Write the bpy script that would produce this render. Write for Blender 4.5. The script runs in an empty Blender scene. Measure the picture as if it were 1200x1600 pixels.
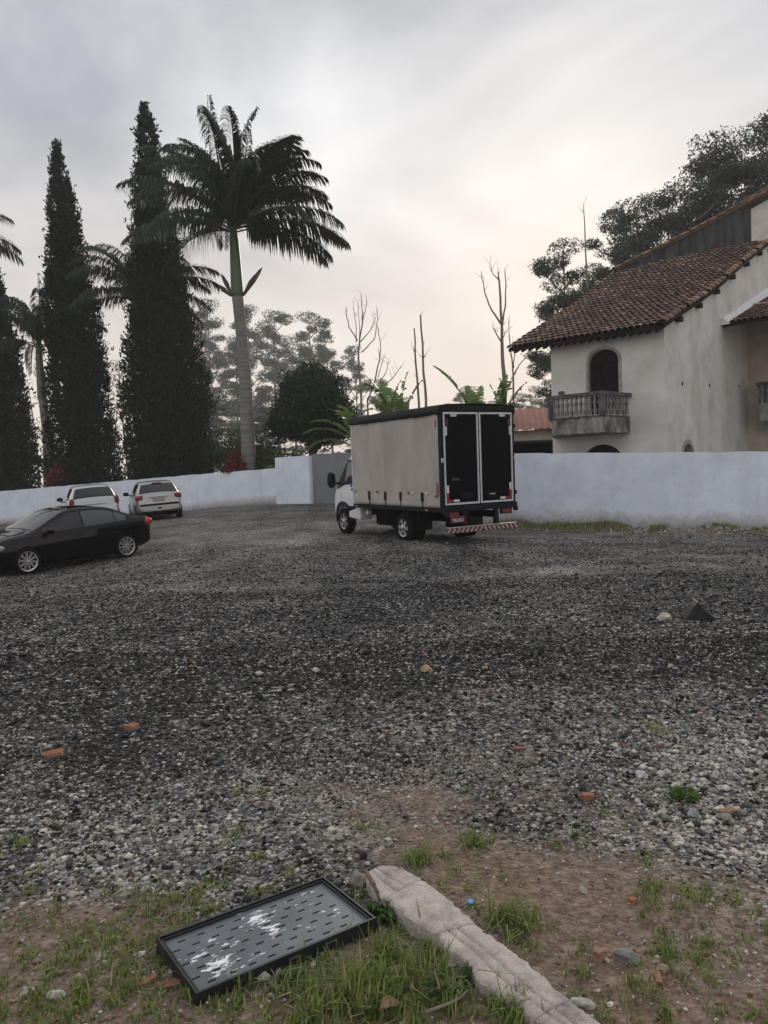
import bpy, bmesh, math, random
import numpy as np
from mathutils import Vector, Matrix, Euler
R = math.radians
rng = np.random.default_rng(11)
random.seed(11)
scene = bpy.context.scene
col = scene.collection

# ------------------------------------------------------------------ camera
CAM_H, PITCH, ROLL, FPX = 1.7, 2.1, -1.8, 1200.0
cam_data = bpy.data.cameras.new('camera')
cam_data.sensor_fit = 'VERTICAL'
cam_data.sensor_height = 36.0
cam_data.lens = 36.0 * FPX / 1600.0
cam_data.clip_start = 0.05
cam_data.clip_end = 3000
cam = bpy.data.objects.new('camera', cam_data)
CAM_ROT = Matrix.Rotation(R(90 - PITCH), 3, 'X') @ Matrix.Rotation(R(ROLL), 3, 'Z')
cam.matrix_world = Matrix.Translation((0, 0, CAM_H)) @ CAM_ROT.to_4x4()
col.objects.link(cam)
scene.camera = cam

# ------------------------------------------------------------------ light
SUN_AZ, SUN_EL = R(14), R(19)            # azimuth measured from +Y towards +X
world = bpy.data.worlds.new('World')
scene.world = world
world.use_nodes = True
nt = world.node_tree
for n in list(nt.nodes):
    nt.nodes.remove(n)
def wn(t): return nt.nodes.new(t)
out = wn('ShaderNodeOutputWorld'); bg = wn('ShaderNodeBackground')
sky = wn('ShaderNodeTexSky'); sky.sky_type = 'NISHITA'; sky.sun_disc = False
sky.sun_elevation = SUN_EL; sky.sun_rotation = SUN_AZ
sky.altitude = 700; sky.air_density = 1.0; sky.dust_density = 2.0; sky.ozone_density = 1.0
tc = wn('ShaderNodeTexCoord')
mp = wn('ShaderNodeMapping'); mp.inputs['Scale'].default_value = (1.0, 1.0, 2.6)
mp.inputs['Rotation'].default_value = (0, R(18), R(20))
nz = wn('ShaderNodeTexNoise'); nz.inputs['Scale'].default_value = 1.25; nz.inputs['Detail'].default_value = 5
nz.inputs['Roughness'].default_value = 0.52; nz.inputs['Distortion'].default_value = 0.5
nt.links.new(tc.outputs['Generated'], mp.inputs['Vector']); mp.inputs['Location'].default_value = (17.698, 9.596, 16.893)
nt.links.new(mp.outputs[0], nz.inputs['Vector'])
ramp = wn('ShaderNodeValToRGB')
ramp.color_ramp.elements[0].position = 0.34; ramp.color_ramp.elements[0].color = (2.75, 2.88, 3.15, 1)
ramp.color_ramp.elements[1].position = 0.70; ramp.color_ramp.elements[1].color = (8.4, 8.3, 8.2, 1)
nt.links.new(nz.outputs['Fac'], ramp.inputs['Fac'])
mix = wn('ShaderNodeMix'); mix.data_type = 'RGBA'; mix.inputs[0].default_value = 0.91
nt.links.new(sky.outputs[0], mix.inputs[6]); nt.links.new(ramp.outputs[0], mix.inputs[7])
# thin warm murk that any low sky has, all the way round the horizon
sep = wn('ShaderNodeSeparateXYZ'); nt.links.new(tc.outputs['Generated'], sep.inputs[0])
mr = wn('ShaderNodeMapRange'); mr.inputs['From Min'].default_value = 0.0; mr.inputs['From Max'].default_value = 0.42
mr.inputs['To Min'].default_value = 0.75; mr.inputs['To Max'].default_value = 0.0; mr.clamp = True
nt.links.new(sep.outputs['Z'], mr.inputs['Value'])
mix2 = wn('ShaderNodeMix'); mix2.data_type = 'RGBA'
nt.links.new(mr.outputs[0], mix2.inputs[0]); nt.links.new(mix.outputs[2], mix2.inputs[6])
mix2.inputs[7].default_value = (7.1, 5.85, 4.85, 1)
nt.links.new(mix2.outputs[2], bg.inputs['Color'])
bg.inputs['Strength'].default_value = 0.1
nt.links.new(bg.outputs[0], out.inputs['Surface'])

sun_data = bpy.data.lights.new('sun', 'SUN')
sun_data.energy = 1.4
sun_data.angle = R(14)
sun_data.color = (1.0, 0.93, 0.84)
sun = bpy.data.objects.new('sun', sun_data)
col.objects.link(sun)
sdir = Vector((math.sin(SUN_AZ) * math.cos(SUN_EL), math.cos(SUN_AZ) * math.cos(SUN_EL), math.sin(SUN_EL)))
sun.rotation_euler = sdir.to_track_quat('Z', 'Y').to_euler()
sun.location = (20, 60, 45)

HAZE = 0.0007
vs = scene.view_settings
vs.view_transform = 'Standard'; vs.look = 'None'; vs.gamma = 1.0; vs.use_curve_mapping = False
vs.exposure = 0.5
scene.render.engine = 'CYCLES'
cy = scene.cycles
cy.use_denoising = True
cy.max_bounces = 6; cy.diffuse_bounces = 3; cy.glossy_bounces = 3; cy.transmission_bounces = 4
cy.transparent_max_bounces = 8; cy.volume_bounces = 1
cy.caustics_reflective = False; cy.caustics_refractive = False

# ------------------------------------------------------------------ helpers
def at(px, py, Y):
    d = CAM_ROT @ Vector(((px - 600) / FPX, -(py - 800) / FPX, -1))
    return d * (Y / d.y) + Vector((0, 0, CAM_H))

def gz(x, y):
    e = np.exp
    z = 0.95 * e(-(((x + 4) / 11) ** 2 + ((y - 34) / 13) ** 2))
    z = z - 0.22 * e(-(((x + 8) / 4) ** 2 + ((y - 17.5) / 4) ** 2))
    z = z + 0.15 * e(-(((x - 0.5) / 2.5) ** 2 + ((y - 17.5) / 3) ** 2))
    # bank of spoil along the foot of the long right-hand wall
    d = (y - 22.8) + (x - 3.95) * 0.463
    z = z + (0.17 + .05 * np.sin(x * 2.3) + .03 * np.sin(x * 5.1 + 1)) * e(-((d + 0.30) / 0.42) ** 2) * (1 / (1 + e(-(x - 3.2) * 3)))
    return z

def gat(px, py, h=0.0):
    """point of the ground (plus h) under a pixel of the survey photograph"""
    d = CAM_ROT @ Vector(((px - 600) / FPX, -(py - 800) / FPX, -1))
    z = h
    for _ in range(25):
        t = (z - CAM_H) / d.z
        p = d * t
        z = float(gz(p.x, p.y)) + h
    return Vector((p.x, p.y, z))

def tag(o, label=None, cat=None, group=None, kind=None):
    if label: o['label'] = label
    if cat: o['category'] = cat
    if group: o['group'] = group
    if kind: o['kind'] = kind
    return o

def thing(name, label, cat, loc=(0, 0, 0), rotz=0.0, group=None):
    o = bpy.data.objects.new(name, None)
    o.empty_display_size = 0.3
    col.objects.link(o)
    o.location = loc; o.rotation_euler = (0, 0, rotz)
    return tag(o, label, cat, group)

def link(name, me, parent=None):
    o = bpy.data.objects.new(name, me)
    col.objects.link(o)
    if parent is not None: o.parent = parent
    return o

def copy_tree(o, parent=None):
    c = o.copy(); col.objects.link(c); c.parent = parent
    for ch in o.children:
        copy_tree(ch, c)
    return c

class MB:
    def __init__(s): s.v = []; s.f = []
    def add(s, vs_, fs_):
        b = len(s.v); s.v += [tuple(v) for v in vs_]; s.f += [tuple(b + i for i in f) for f in fs_]; return s
    def box(s, c, d, rot=None):
        x, y, z = d[0] / 2, d[1] / 2, d[2] / 2
        P = [Vector(p) for p in ((-x, -y, -z), (x, -y, -z), (x, y, -z), (-x, y, -z), (-x, -y, z), (x, -y, z), (x, y, z), (-x, y, z))]
        if rot is not None:
            m = Euler(rot).to_matrix(); P = [m @ p for p in P]
        return s.add([p + Vector(c) for p in P], [(0, 3, 2, 1), (4, 5, 6, 7), (0, 1, 5, 4), (1, 2, 6, 5), (2, 3, 7, 6), (3, 0, 4, 7)])
    def hexa(s, P):
        return s.add(P, [(0, 3, 2, 1), (4, 5, 6, 7), (0, 1, 5, 4), (1, 2, 6, 5), (2, 3, 7, 6), (3, 0, 4, 7)])
    def tube(s, pts, rad, n=8, cap=True):
        pts = [Vector(p) for p in pts]
        if not hasattr(rad, '__len__'): rad = [rad] * len(pts)
        rings = []; up = None
        for i, p in enumerate(pts):
            t = (pts[min(i + 1, len(pts) - 1)] - pts[max(i - 1, 0)]).normalized()
            if up is None: up = Vector((0, 0, 1)) if abs(t.z) < 0.9 else Vector((1, 0, 0))
            a = t.cross(up)
            if a.length < 1e-4: a = t.orthogonal()
            a.normalize(); b = a.cross(t).normalized(); up = b
            rings.append([p + (a * math.cos(2 * math.pi * k / n) + b * math.sin(2 * math.pi * k / n)) * rad[i] for k in range(n)])
        V = [v for r in rings for v in r]; F = []
        for i in range(len(pts) - 1):
            for k in range(n):
                F.append((i * n + k, i * n + (k + 1) % n, (i + 1) * n + (k + 1) % n, (i + 1) * n + k))
        if cap:
            F.append(tuple(range(n - 1, -1, -1))); F.append(tuple((len(pts) - 1) * n + k for k in range(n)))
        return s.add(V, F)
    def lathe(s, prof, n=16, c=(0, 0, 0), axis='Z', closed=False, cap=True):
        V = []; F = []
        for (r, h) in prof:
            for k in range(n):
                a = 2 * math.pi * k / n
                p = (r * math.cos(a), r * math.sin(a), h)
                if axis == 'X': p = (p[2], p[0], p[1])
                V.append((p[0] + c[0], p[1] + c[1], p[2] + c[2]))
        m = len(prof)
        for i in range(m if closed else m - 1):
            j = (i + 1) % m
            for k in range(n):
                F.append((i * n + k, i * n + (k + 1) % n, j * n + (k + 1) % n, j * n + k))
        if not closed and cap:
            if prof[0][0] > 1e-6: F.append(tuple(range(n - 1, -1, -1)))
            if prof[-1][0] > 1e-6: F.append(tuple((m - 1) * n + k for k in range(n)))
        return s.add(V, F)
    def prism(s, poly, a, b, axis):
        """extrude a 2D polygon from a to b along axis 'x' (poly=y,z), 'y' (x,z) or 'z' (x,y)"""
        def m(p, t):
            return {'x': (t, p[0], p[1]), 'y': (p[0], t, p[1]), 'z': (p[0], p[1], t)}[axis]
        n = len(poly)
        V = [m(p, a) for p in poly] + [m(p, b) for p in poly]
        F = [tuple(range(n)), tuple(range(2 * n - 1, n - 1, -1))]
        for i in range(n):
            j = (i + 1) % n
            F.append((i, i + n, j + n, j))
        return s.add(V, F)
    def grid(s, P):
        """P: rows x cols of points"""
        r = len(P); c = len(P[0])
        return s.add([p for row in P for p in row], [(i * c + j, i * c + j + 1, (i + 1) * c + j + 1, (i + 1) * c + j) for i in range(r - 1) for j in range(c - 1)])
    def mesh(s, name, mat=None, smooth=False, fix=True):
        me = bpy.data.meshes.new(name)
        me.from_pydata(s.v, [], s.f)
        if fix:
            bm = bmesh.new(); bm.from_mesh(me)
            bmesh.ops.remove_doubles(bm, verts=bm.verts, dist=1e-5)
            bmesh.ops.recalc_face_normals(bm, faces=bm.faces)
            bm.to_mesh(me); bm.free()
        if mat is not None: me.materials.append(mat)
        if smooth: me.polygons.foreach_set('use_smooth', [True] * len(me.polygons))
        me.update()
        return me
    def build(s, name, mat, parent=None, smooth=False, bevel=0.0, loc=None, seg=2, fix=True):
        o = link(name, s.mesh(name, mat, smooth, fix), parent)
        if loc is not None: o.location = loc
        if bevel:
            b = o.modifiers.new('bevel', 'BEVEL'); b.width = bevel; b.segments = seg; b.limit_method = 'ANGLE'; b.angle_limit = R(40)
        return o

def foot_attr(me):
    """height above the yard surface, for splash dirt"""
    a = me.attributes.new('Col', 'FLOAT_COLOR', 'POINT')
    for v in me.vertices:
        h = max(0.0, v.co.z - float(gz(v.co.x, v.co.y)))
        a.data[v.index].color = (h, h, h, 1)

def np_mesh(name, V, F, mat, attrs=None, smooth=False):
    """V (n,3), F (m,k) all faces with k corners; attrs {name: (n,3) colours}"""
    V = np.ascontiguousarray(V, np.float32); F = np.ascontiguousarray(F, np.int32)
    m, k = F.shape
    me = bpy.data.meshes.new(name)
    me.vertices.add(len(V)); me.vertices.foreach_set('co', V.ravel())
    me.loops.add(m * k); me.loops.foreach_set('vertex_index', F.ravel())
    me.polygons.add(m); me.polygons.foreach_set('loop_start', np.arange(0, m * k, k, dtype=np.int32))
    me.update(calc_edges=True)
    if attrs:
        for nme, A in attrs.items():
            a = me.attributes.new(nme, 'FLOAT_COLOR', 'POINT')
            c4 = np.ones((len(V), 4), np.float32); c4[:, :3] = A
            a.data.foreach_set('color', c4.ravel())
    if smooth: me.polygons.foreach_set('use_smooth', np.ones(m, bool))
    if mat is not None: me.materials.append(mat)
    return me

def apply_mods(o):
    dg = bpy.context.evaluated_depsgraph_get()
    me = bpy.data.meshes.new_from_object(o.evaluated_get(dg))
    old = o.data; o.modifiers.clear(); o.data = me
    bpy.data.meshes.remove(old)
    return o

def cut(o, mbs):
    """subtract shapes from an object"""
    tmp = []
    for mb in mbs:
        c = mb.build('cutter', None); c.parent = o.parent; tmp.append(c)
        m = o.modifiers.new('cut', 'BOOLEAN'); m.operation = 'DIFFERENCE'; m.object = c; m.solver = 'EXACT'
    bpy.context.view_layer.update()
    apply_mods(o)
    for c in tmp:
        me = c.data; bpy.data.objects.remove(c); bpy.data.meshes.remove(me)
    return o

# ------------------------------------------------------------------ materials
def material(name, colr, rough=0.6, metal=0.0, var=0.0, vscale=6.0, vcol=None, bump=0.0, bscale=60.0, stretch=None, spec=0.5, coat=0.0):
    m = bpy.data.materials.new(name); m.use_nodes = True
    t = m.node_tree; N = t.nodes; L = t.links
    b = N['Principled BSDF']
    b.inputs['Base Color'].default_value = (*colr, 1); b.inputs['Roughness'].default_value = rough
    b.inputs['Metallic'].default_value = metal; b.inputs['Specular IOR Level'].default_value = spec
    if coat: b.inputs['Coat Weight'].default_value = coat; b.inputs['Coat Roughness'].default_value = 0.06
    if var or bump:
        tc = N.new('ShaderNodeTexCoord'); src = tc.outputs['Object']
        if stretch:
            mp = N.new('ShaderNodeMapping'); mp.inputs['Scale'].default_value = stretch
            L.new(src, mp.inputs['Vector']); src = mp.outputs[0]
        if var:
            nz = N.new('ShaderNodeTexNoise'); nz.inputs['Scale'].default_value = vscale; nz.inputs['Detail'].default_value = 8; nz.inputs['Roughness'].default_value = 0.62
            L.new(src, nz.inputs['Vector'])
            rp = N.new('ShaderNodeValToRGB')
            c2 = vcol if vcol else tuple(c * (1 - var) for c in colr)
            rp.color_ramp.elements[0].position = 0.36; rp.color_ramp.elements[0].color = (*c2, 1)
            rp.color_ramp.elements[1].position = 0.62; rp.color_ramp.elements[1].color = (*colr, 1)
            L.new(nz.outputs['Fac'], rp.inputs['Fac']); L.new(rp.outputs[0], b.inputs['Base Color'])
        if bump:
            n2 = N.new('ShaderNodeTexNoise'); n2.inputs['Scale'].default_value = bscale; n2.inputs['Detail'].default_value = 5
            L.new(tc.outputs['Object'], n2.inputs['Vector'])
            bp = N.new('ShaderNodeBump'); bp.inputs['Strength'].default_value = bump; bp.inputs['Distance'].default_value = 0.02
            L.new(n2.outputs['Fac'], bp.inputs['Height']); L.new(bp.outputs[0], b.inputs['Normal'])
    return m

def attr_material(name, rough=0.8, translucent=0.0, var=0.0, vscale=30.0, bump=0.0, spec=0.3):
    m = bpy.data.materials.new(name); m.use_nodes = True
    t = m.node_tree; N = t.nodes; L = t.links; b = N['Principled BSDF']
    a = N.new('ShaderNodeAttribute'); a.attribute_name = 'Col'
    src = a.outputs['Color']
    tc = N.new('ShaderNodeTexCoord')
    if var:
        nz = N.new('ShaderNodeTexNoise'); nz.inputs['Scale'].default_value = vscale; nz.inputs['Detail'].default_value = 6
        L.new(tc.outputs['Object'], nz.inputs['Vector'])
        mr = N.new('ShaderNodeMapRange'); mr.inputs['From Min'].default_value = 0.3; mr.inputs['From Max'].default_value = 0.7
        mr.inputs['To Min'].default_value = 1 - var; mr.inputs['To Max'].default_value = 1 + var
        L.new(nz.outputs['Fac'], mr.inputs['Value'])
        mx = N.new('ShaderNodeVectorMath'); mx.operation = 'SCALE'
        L.new(src, mx.inputs[0]); L.new(mr.outputs[0], mx.inputs['Scale']); src = mx.outputs[0]
    L.new(src, b.inputs['Base Color'])
    b.inputs['Roughness'].default_value = rough; b.inputs['Specular IOR Level'].default_value = spec
    if bump:
        n2 = N.new('ShaderNodeTexNoise'); n2.inputs['Scale'].default_value = vscale * 3; n2.inputs['Detail'].default_value = 5
        L.new(tc.outputs['Object'], n2.inputs['Vector'])
        bp = N.new('ShaderNodeBump'); bp.inputs['Strength'].default_value = bump; bp.inputs['Distance'].default_value = 0.01
        L.new(n2.outputs['Fac'], bp.inputs['Height']); L.new(bp.outputs[0], b.inputs['Normal'])
    if translucent:
        tr = N.new('ShaderNodeBsdfTranslucent'); L.new(src, tr.inputs['Color'])
        ms = N.new('ShaderNodeMixShader'); ms.inputs[0].default_value = translucent
        L.new(b.outputs[0], ms.inputs[1]); L.new(tr.outputs[0], ms.inputs[2])
        L.new(ms.outputs[0], N['Material Output'].inputs['Surface'])
    return m

def glass_material(name, pane_tone, rough=0.04):
    m = bpy.data.materials.new(name); m.use_nodes = True
    b = m.node_tree.nodes['Principled BSDF']
    b.inputs['Base Color'].default_value = (*pane_tone, 1); b.inputs['Roughness'].default_value = rough
    b.inputs['Specular IOR Level'].default_value = 0.5
    return m

MAT = {}
def wall_paint():
    m = bpy.data.materials.new('wall_paint'); m.use_nodes = True
    t = m.node_tree; N = t.nodes; L = t.links; b = N['Principled BSDF']; b.inputs['Roughness'].default_value = .88; b.inputs['Specular IOR Level'].default_value = .2
    tc = N.new('ShaderNodeTexCoord')
    def noise(scale, detail, stretch=None):
        n = N.new('ShaderNodeTexNoise'); n.inputs['Scale'].default_value = scale; n.inputs['Detail'].default_value = detail; n.inputs['Roughness'].default_value = .65
        if stretch:
            mp = N.new('ShaderNodeMapping'); mp.inputs['Scale'].default_value = stretch; L.new(tc.outputs['Object'], mp.inputs['Vector']); L.new(mp.outputs[0], n.inputs['Vector'])
        else: L.new(tc.outputs['Object'], n.inputs['Vector'])
        return n.outputs['Fac']
    def ramp(src, p0, c0, p1, c1):
        r = N.new('ShaderNodeValToRGB'); e = r.color_ramp.elements
        e[0].position = p0; e[0].color = (*c0, 1); e[1].position = p1; e[1].color = (*c1, 1); L.new(src, r.inputs['Fac']); return r.outputs[0]
    def mixc(f, a, c, blend='MIX'):
        x = N.new('ShaderNodeMix'); x.data_type = 'RGBA'; x.blend_type = blend
        if isinstance(f, float): x.inputs[0].default_value = f
        else: L.new(f, x.inputs[0])
        L.new(a, x.inputs[6]); L.new(c, x.inputs[7]); return x.outputs[2]
    base = ramp(noise(1.3, 9), .32, (.64, .70, .80), .60, (.75, .82, .93))
    streak = ramp(noise(1.0, 7, (3.0, 3.0, .5)), .30, (.80, .82, .85), .50, (1, 1, 1))
    base = mixc(.5, base, streak, 'MULTIPLY')
    smudge = ramp(noise(3.2, 8), .26, (.55, .56, .60), .36, (1, 1, 1))
    base = mixc(.8, base, smudge, 'MULTIPLY')
    at_ = N.new('ShaderNodeAttribute'); at_.attribute_name = 'Col'
    sp = N.new('ShaderNodeSeparateColor'); L.new(at_.outputs['Color'], sp.inputs[0])
    ad = N.new('ShaderNodeMath'); ad.operation = 'MULTIPLY_ADD'; L.new(noise(6.0, 7), ad.inputs[0]); ad.inputs[1].default_value = -.45; L.new(sp.outputs[0], ad.inputs[2])
    mr = N.new('ShaderNodeMapRange'); mr.inputs['From Min'].default_value = -.20; mr.inputs['From Max'].default_value = .22; mr.inputs['To Min'].default_value = .9; mr.inputs['To Max'].default_value = 0
    L.new(ad.outputs[0], mr.inputs['Value'])
    mud = ramp(noise(20, 5), .3, (.20, .17, .15), .7, (.36, .33, .30))
    base = mixc(mr.outputs[0], base, mud)
    L.new(base, b.inputs['Base Color'])
    bp = N.new('ShaderNodeBump'); bp.inputs['Strength'].default_value = .4; bp.inputs['Distance'].default_value = .02; L.new(noise(10, 8), bp.inputs['Height']); L.new(bp.outputs[0], b.inputs['Normal'])
    return m
MAT['wall_paint'] = wall_paint()
MAT['plaster'] = material('plaster', (0.67, 0.655, 0.63), 0.9, var=1, vscale=0.8, vcol=(0.50, 0.485, 0.455), bump=0.25, bscale=14)
MAT['plaster_warm'] = material('plaster_warm', (0.54, 0.49, 0.42), 0.9, var=1, vscale=0.9, vcol=(0.38, 0.33, 0.27), bump=0.2, bscale=14)
MAT['moldy'] = material('moldy_concrete', (0.33, 0.325, 0.31), 0.95, var=1, vscale=2.3, vcol=(0.06, 0.06, 0.062), bump=0.4, bscale=20, stretch=(1.6, 1.6, 0.7))
MAT['black_mold'] = material('black_moldy_plaster', (0.075, 0.078, 0.085), 0.95, var=1, vscale=1.6, vcol=(0.022, 0.023, 0.026), bump=0.4, bscale=12, stretch=(2, 2, 0.4))
MAT['rail_mold'] = material('moldy_coping', (0.13, 0.13, 0.13), 0.95, var=1, vscale=3, vcol=(0.025, 0.025, 0.028), bump=0.4, bscale=20)
MAT['dark_wood'] = material('dark_wood', (0.022, 0.016, 0.015), 0.7, var=0.5, vscale=4, stretch=(6, 6, 0.6), spec=.1)
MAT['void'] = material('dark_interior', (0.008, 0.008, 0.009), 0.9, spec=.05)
MAT['stone_trim'] = material('stone_trim', (0.36, 0.34, 0.31), 0.9, var=0.4, vscale=5, bump=0.3)
MAT['white_trim'] = material('white_trim', (0.72, 0.73, 0.74), 0.6, var=0.2, vscale=3)
MAT['tile'] = attr_material('clay_tile', 0.85, var=0.35, vscale=5, bump=0.3)
MAT['red_sheet'] = material('red_tile_sheet', (0.56, 0.29, 0.23), 0.8, var=0.25, vscale=3)
MAT['leaf'] = attr_material('leaf', 0.7, translucent=0.2, spec=.08)
MAT['conifer'] = attr_material('conifer_sprig', 0.9, translucent=0.05, spec=.03)
MAT['bark'] = material('bark', (0.21, 0.18, 0.15), 0.95, var=0.5, vscale=3, bump=0.5, bscale=18, stretch=(4, 4, 0.6))
MAT['euca_bark'] = material('eucalyptus_bark', (0.26, 0.22, 0.18), 0.9, var=0.5, vscale=2, stretch=(3, 3, 0.4))
MAT['dead_bark'] = material('dead_bark', (0.27, 0.215, 0.18), 0.95, var=0.4, vscale=2, bump=0.4, bscale=20)
MAT['grey_gate'] = material('grey_painted_sheet', (0.20, 0.225, 0.25), 0.5, var=0.2, vscale=1.5, bump=0.05, bscale=8)
# ================================================================== ground
def axis_lines(dense0, dense1, step, far0, far1, grow=1.16):
    a = list(np.arange(dense0, dense1 + 1e-6, step)); s = step; x = a[-1]
    while x < far1:
        s *= grow; x += s; a.append(x)
    s = step; x = a[0]; b = []
    while x > far0:
        s *= grow; x -= s; b.append(x)
    return np.array(b[::-1] + a)

def vnoise(x, y, s, seed=0):
    """smooth value noise"""
    xs = x * s + seed * 17.3; ys = y * s - seed * 9.1
    x0 = np.floor(xs); y0 = np.floor(ys); fx = xs - x0; fy = ys - y0
    def h(a, b):
        n = np.sin(a * 127.1 + b * 311.7 + seed * 74.7) * 43758.5453
        return n - np.floor(n)
    fx = fx * fx * (3 - 2 * fx); fy = fy * fy * (3 - 2 * fy)
    return (h(x0, y0) * (1 - fx) + h(x0 + 1, y0) * fx) * (1 - fy) + (h(x0, y0 + 1) * (1 - fx) + h(x0 + 1, y0 + 1) * fx) * fy

def blobs(lst, x, y):
    m = np.zeros_like(x)
    for (px, py, rx, ry, a) in lst:
        p = gat(px, py)
        m = np.maximum(m, a * np.exp(-(((x - p.x) / rx) ** 2 + ((y - p.y) / ry) ** 2)))
    return m

SOIL = [(1000, 1430, .7, .45, 1), (1120, 1500, .6, .4, 1), (760, 1370, .6, .45, 1.1), (950, 1380, .5, .35, .8), (640, 1300, .5, .3, .8), (1180, 1570, .6, .4, 1), (700, 1330, .45, .4, 1), (820, 1400, .5, .4, 1.1), (900, 1470, .45, .35, 1.1), (1000, 1520, .5, .3, 1), (1130, 1560, .5, .3, .9),
        (800, 1500, .4, .3, 1), (560, 1560, .6, .3, 1), (380, 1590, .6, .25, 1), (150, 1560, .6, .35, 1), (40, 1470, .5, .4, .9), (600, 1480, .35, .3, 1),
        (620, 1250, .8, .5, .6), (860, 1250, .8, .6, .55), (250, 1450, .4, .3, .8), (0, 1600, .6, .4, 1), (1180, 1480, .4, .3, .7), (700, 1190, 1.2, .6, .35),
        (480, 1420, .25, .25, .7), (300, 1600, .9, .3, 1), (750, 1600, .9, .25, 1), (1100, 1610, .9, .25, 1)]
PALE = [(150, 1330, 1.3, .7, 1), (60, 1260, 1.2, .8, .7), (400, 1290, .9, .6, .8), (1100, 1300, .8, .9, 1), (1180, 1200, .9, 1.2, 1), (900, 1160, 1.5, 1.2, .6), (600, 1180, 1.3, 1.0, .5),
        (480, 843, 1.6, .8, .9), (880, 895, 1.0, .7, .7), (330, 915, 2.5, 1.2, .45), (400, 795, 2.5, 3.0, .55), (170, 930, 2.5, 1.5, .35), (1000, 830, 4, .8, .4)]
TRACKS = [(-12, 8, 6, 13, .3), (-2, 30, 3, 9, .28), (-14, 14, 10, 11, .3), (-4, 32, -3, 8, .28), (-9, 5, 8, 9, .25)]
def tar(x, y):
    """0..1, how much old tar the gravel carries"""
    n = 0.40 * vnoise(x * .5, y, 0.42, 1) + 0.36 * vnoise(x * .4, y * 1.2, 1.0, 2) + 0.24 * vnoise(x * .45, y, 2.6, 3)
    trk = 0
    for (ax_, ay_, bx_, by_, wd_) in TRACKS:
        dx_, dy_ = bx_ - ax_, by_ - ay_; ln_ = math.hypot(dx_, dy_); dd = ((x - ax_) * dy_ - (y - ay_) * dx_) / ln_ + .5 * np.sin(((x - ax_) * dx_ + (y - ay_) * dy_) / ln_ * .25)
        trk = trk + np.exp(-((dd - .75) / wd_) ** 2) + np.exp(-((dd + .75) / wd_) ** 2)
    t = 0.12 + .30 * np.exp(-((y - 8.6 + .25 * x) / 2.6) ** 2) + .28 * np.clip(trk, 0, 1) * (.5 + vnoise(x, y, .8, 15)) + 1.3 * n - 0.7 * blobs(PALE, x, y)
    return np.clip(t, 0, 1)
def soil(x, y):
    n = 0.6 * vnoise(x, y, 2.2, 5) + 0.4 * vnoise(x, y, 6.5, 6)
    return np.clip((blobs(SOIL, x, y) * 1.25 + (n - 0.5) * 0.8) - 0.25, 0, 1)

gx = np.unique(np.round(np.concatenate([axis_lines(-14, 14, .2, -380, 380), np.arange(-3.2, 3.2, .06)]), 3))
gy = np.unique(np.round(np.concatenate([axis_lines(1.4, 36, .24, -60, 700, 1.12), np.arange(1.4, 6.4, .06), np.arange(7, 14, .12), np.arange(18, 24, .12)]), 3))
GX, GY = np.meshgrid(gx, gy)
GZ = gz(GX, GY)
near = 1 / (1 + np.exp((GY - 12) * 0.8))
GZ = GZ + near * (0.035 * (vnoise(GX, GY, 1.3, 7) - .5) + 0.018 * (vnoise(GX, GY, 5, 8) - .5)) + 0.02 * (vnoise(GX, GY, .5, 9) - .5)
def gzf(x, y):
    x = np.asarray(x, float); y = np.asarray(y, float)
    nr = 1 / (1 + np.exp((y - 12) * 0.8))
    return gz(x, y) + nr * (0.035 * (vnoise(x, y, 1.3, 7) - .5) + 0.018 * (vnoise(x, y, 5, 8) - .5)) + 0.02 * (vnoise(x, y, .5, 9) - .5)
nr_, nc_ = GX.shape
idx = np.arange(nr_ * nc_).reshape(nr_, nc_)
GF = np.stack([idx[:-1, :-1], idx[:-1, 1:], idx[1:, 1:], idx[1:, :-1]], -1).reshape(-1, 4)
mask = np.stack([soil(GX, GY).ravel(), tar(GX, GY).ravel(), np.zeros(GX.size)], -1)
# grassy land beyond the yard walls
beyond = np.clip((GY - 47) / 4, 0, 1)
mask[:, 2] = beyond.ravel()
bankd = (GY - 22.8) + (GX - 3.95) * .463
bank = np.exp(-((bankd + .35) / .42) ** 2) * (GX > 2.6) * (.55 + .9 * vnoise(GX, GY, 1.4, 44))
mask[:, 0] = np.maximum(mask[:, 0], np.clip(bank, 0, 1).ravel())

gm = bpy.data.materials.new('yard_gravel'); gm.use_nodes = True
t = gm.node_tree; N = t.nodes; L = t.links; b = N['Principled BSDF']
tc = N.new('ShaderNodeTexCoord')
at_ = N.new('ShaderNodeAttribute'); at_.attribute_name = 'Col'
sp = N.new('ShaderNodeSeparateColor'); L.new(at_.outputs['Color'], sp.inputs[0])
def vor(scale):
    v = N.new('ShaderNodeTexVoronoi'); v.inputs['Scale'].default_value = scale
    L.new(tc.outputs['Object'], v.inputs['Vector']); return v
def rampn(src, stops):
    r = N.new('ShaderNodeValToRGB'); e = r.color_ramp.elements
    while len(e) < len(stops): e.new(0.5)
    for i, (p, c) in enumerate(stops):
        e[i].position = p; e[i].color = (*c, 1)
    L.new(src, r.inputs['Fac']); return r
def mixc(f, a, c, blend='MIX'):
    m = N.new('ShaderNodeMix'); m.data_type = 'RGBA'; m.blend_type = blend
    if isinstance(f, float): m.inputs[0].default_value = f
    else: L.new(f, m.inputs[0])
    L.new(a, m.inputs[6]); L.new(c, m.inputs[7]); return m.outputs[2]
v1 = vor(38.0); v2 = vor(17.0)
s1 = N.new('ShaderNodeSeparateColor'); L.new(v1.outputs['Color'], s1.inputs[0])
s2 = N.new('ShaderNodeSeparateColor'); L.new(v2.outputs['Color'], s2.inputs[0])
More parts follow.
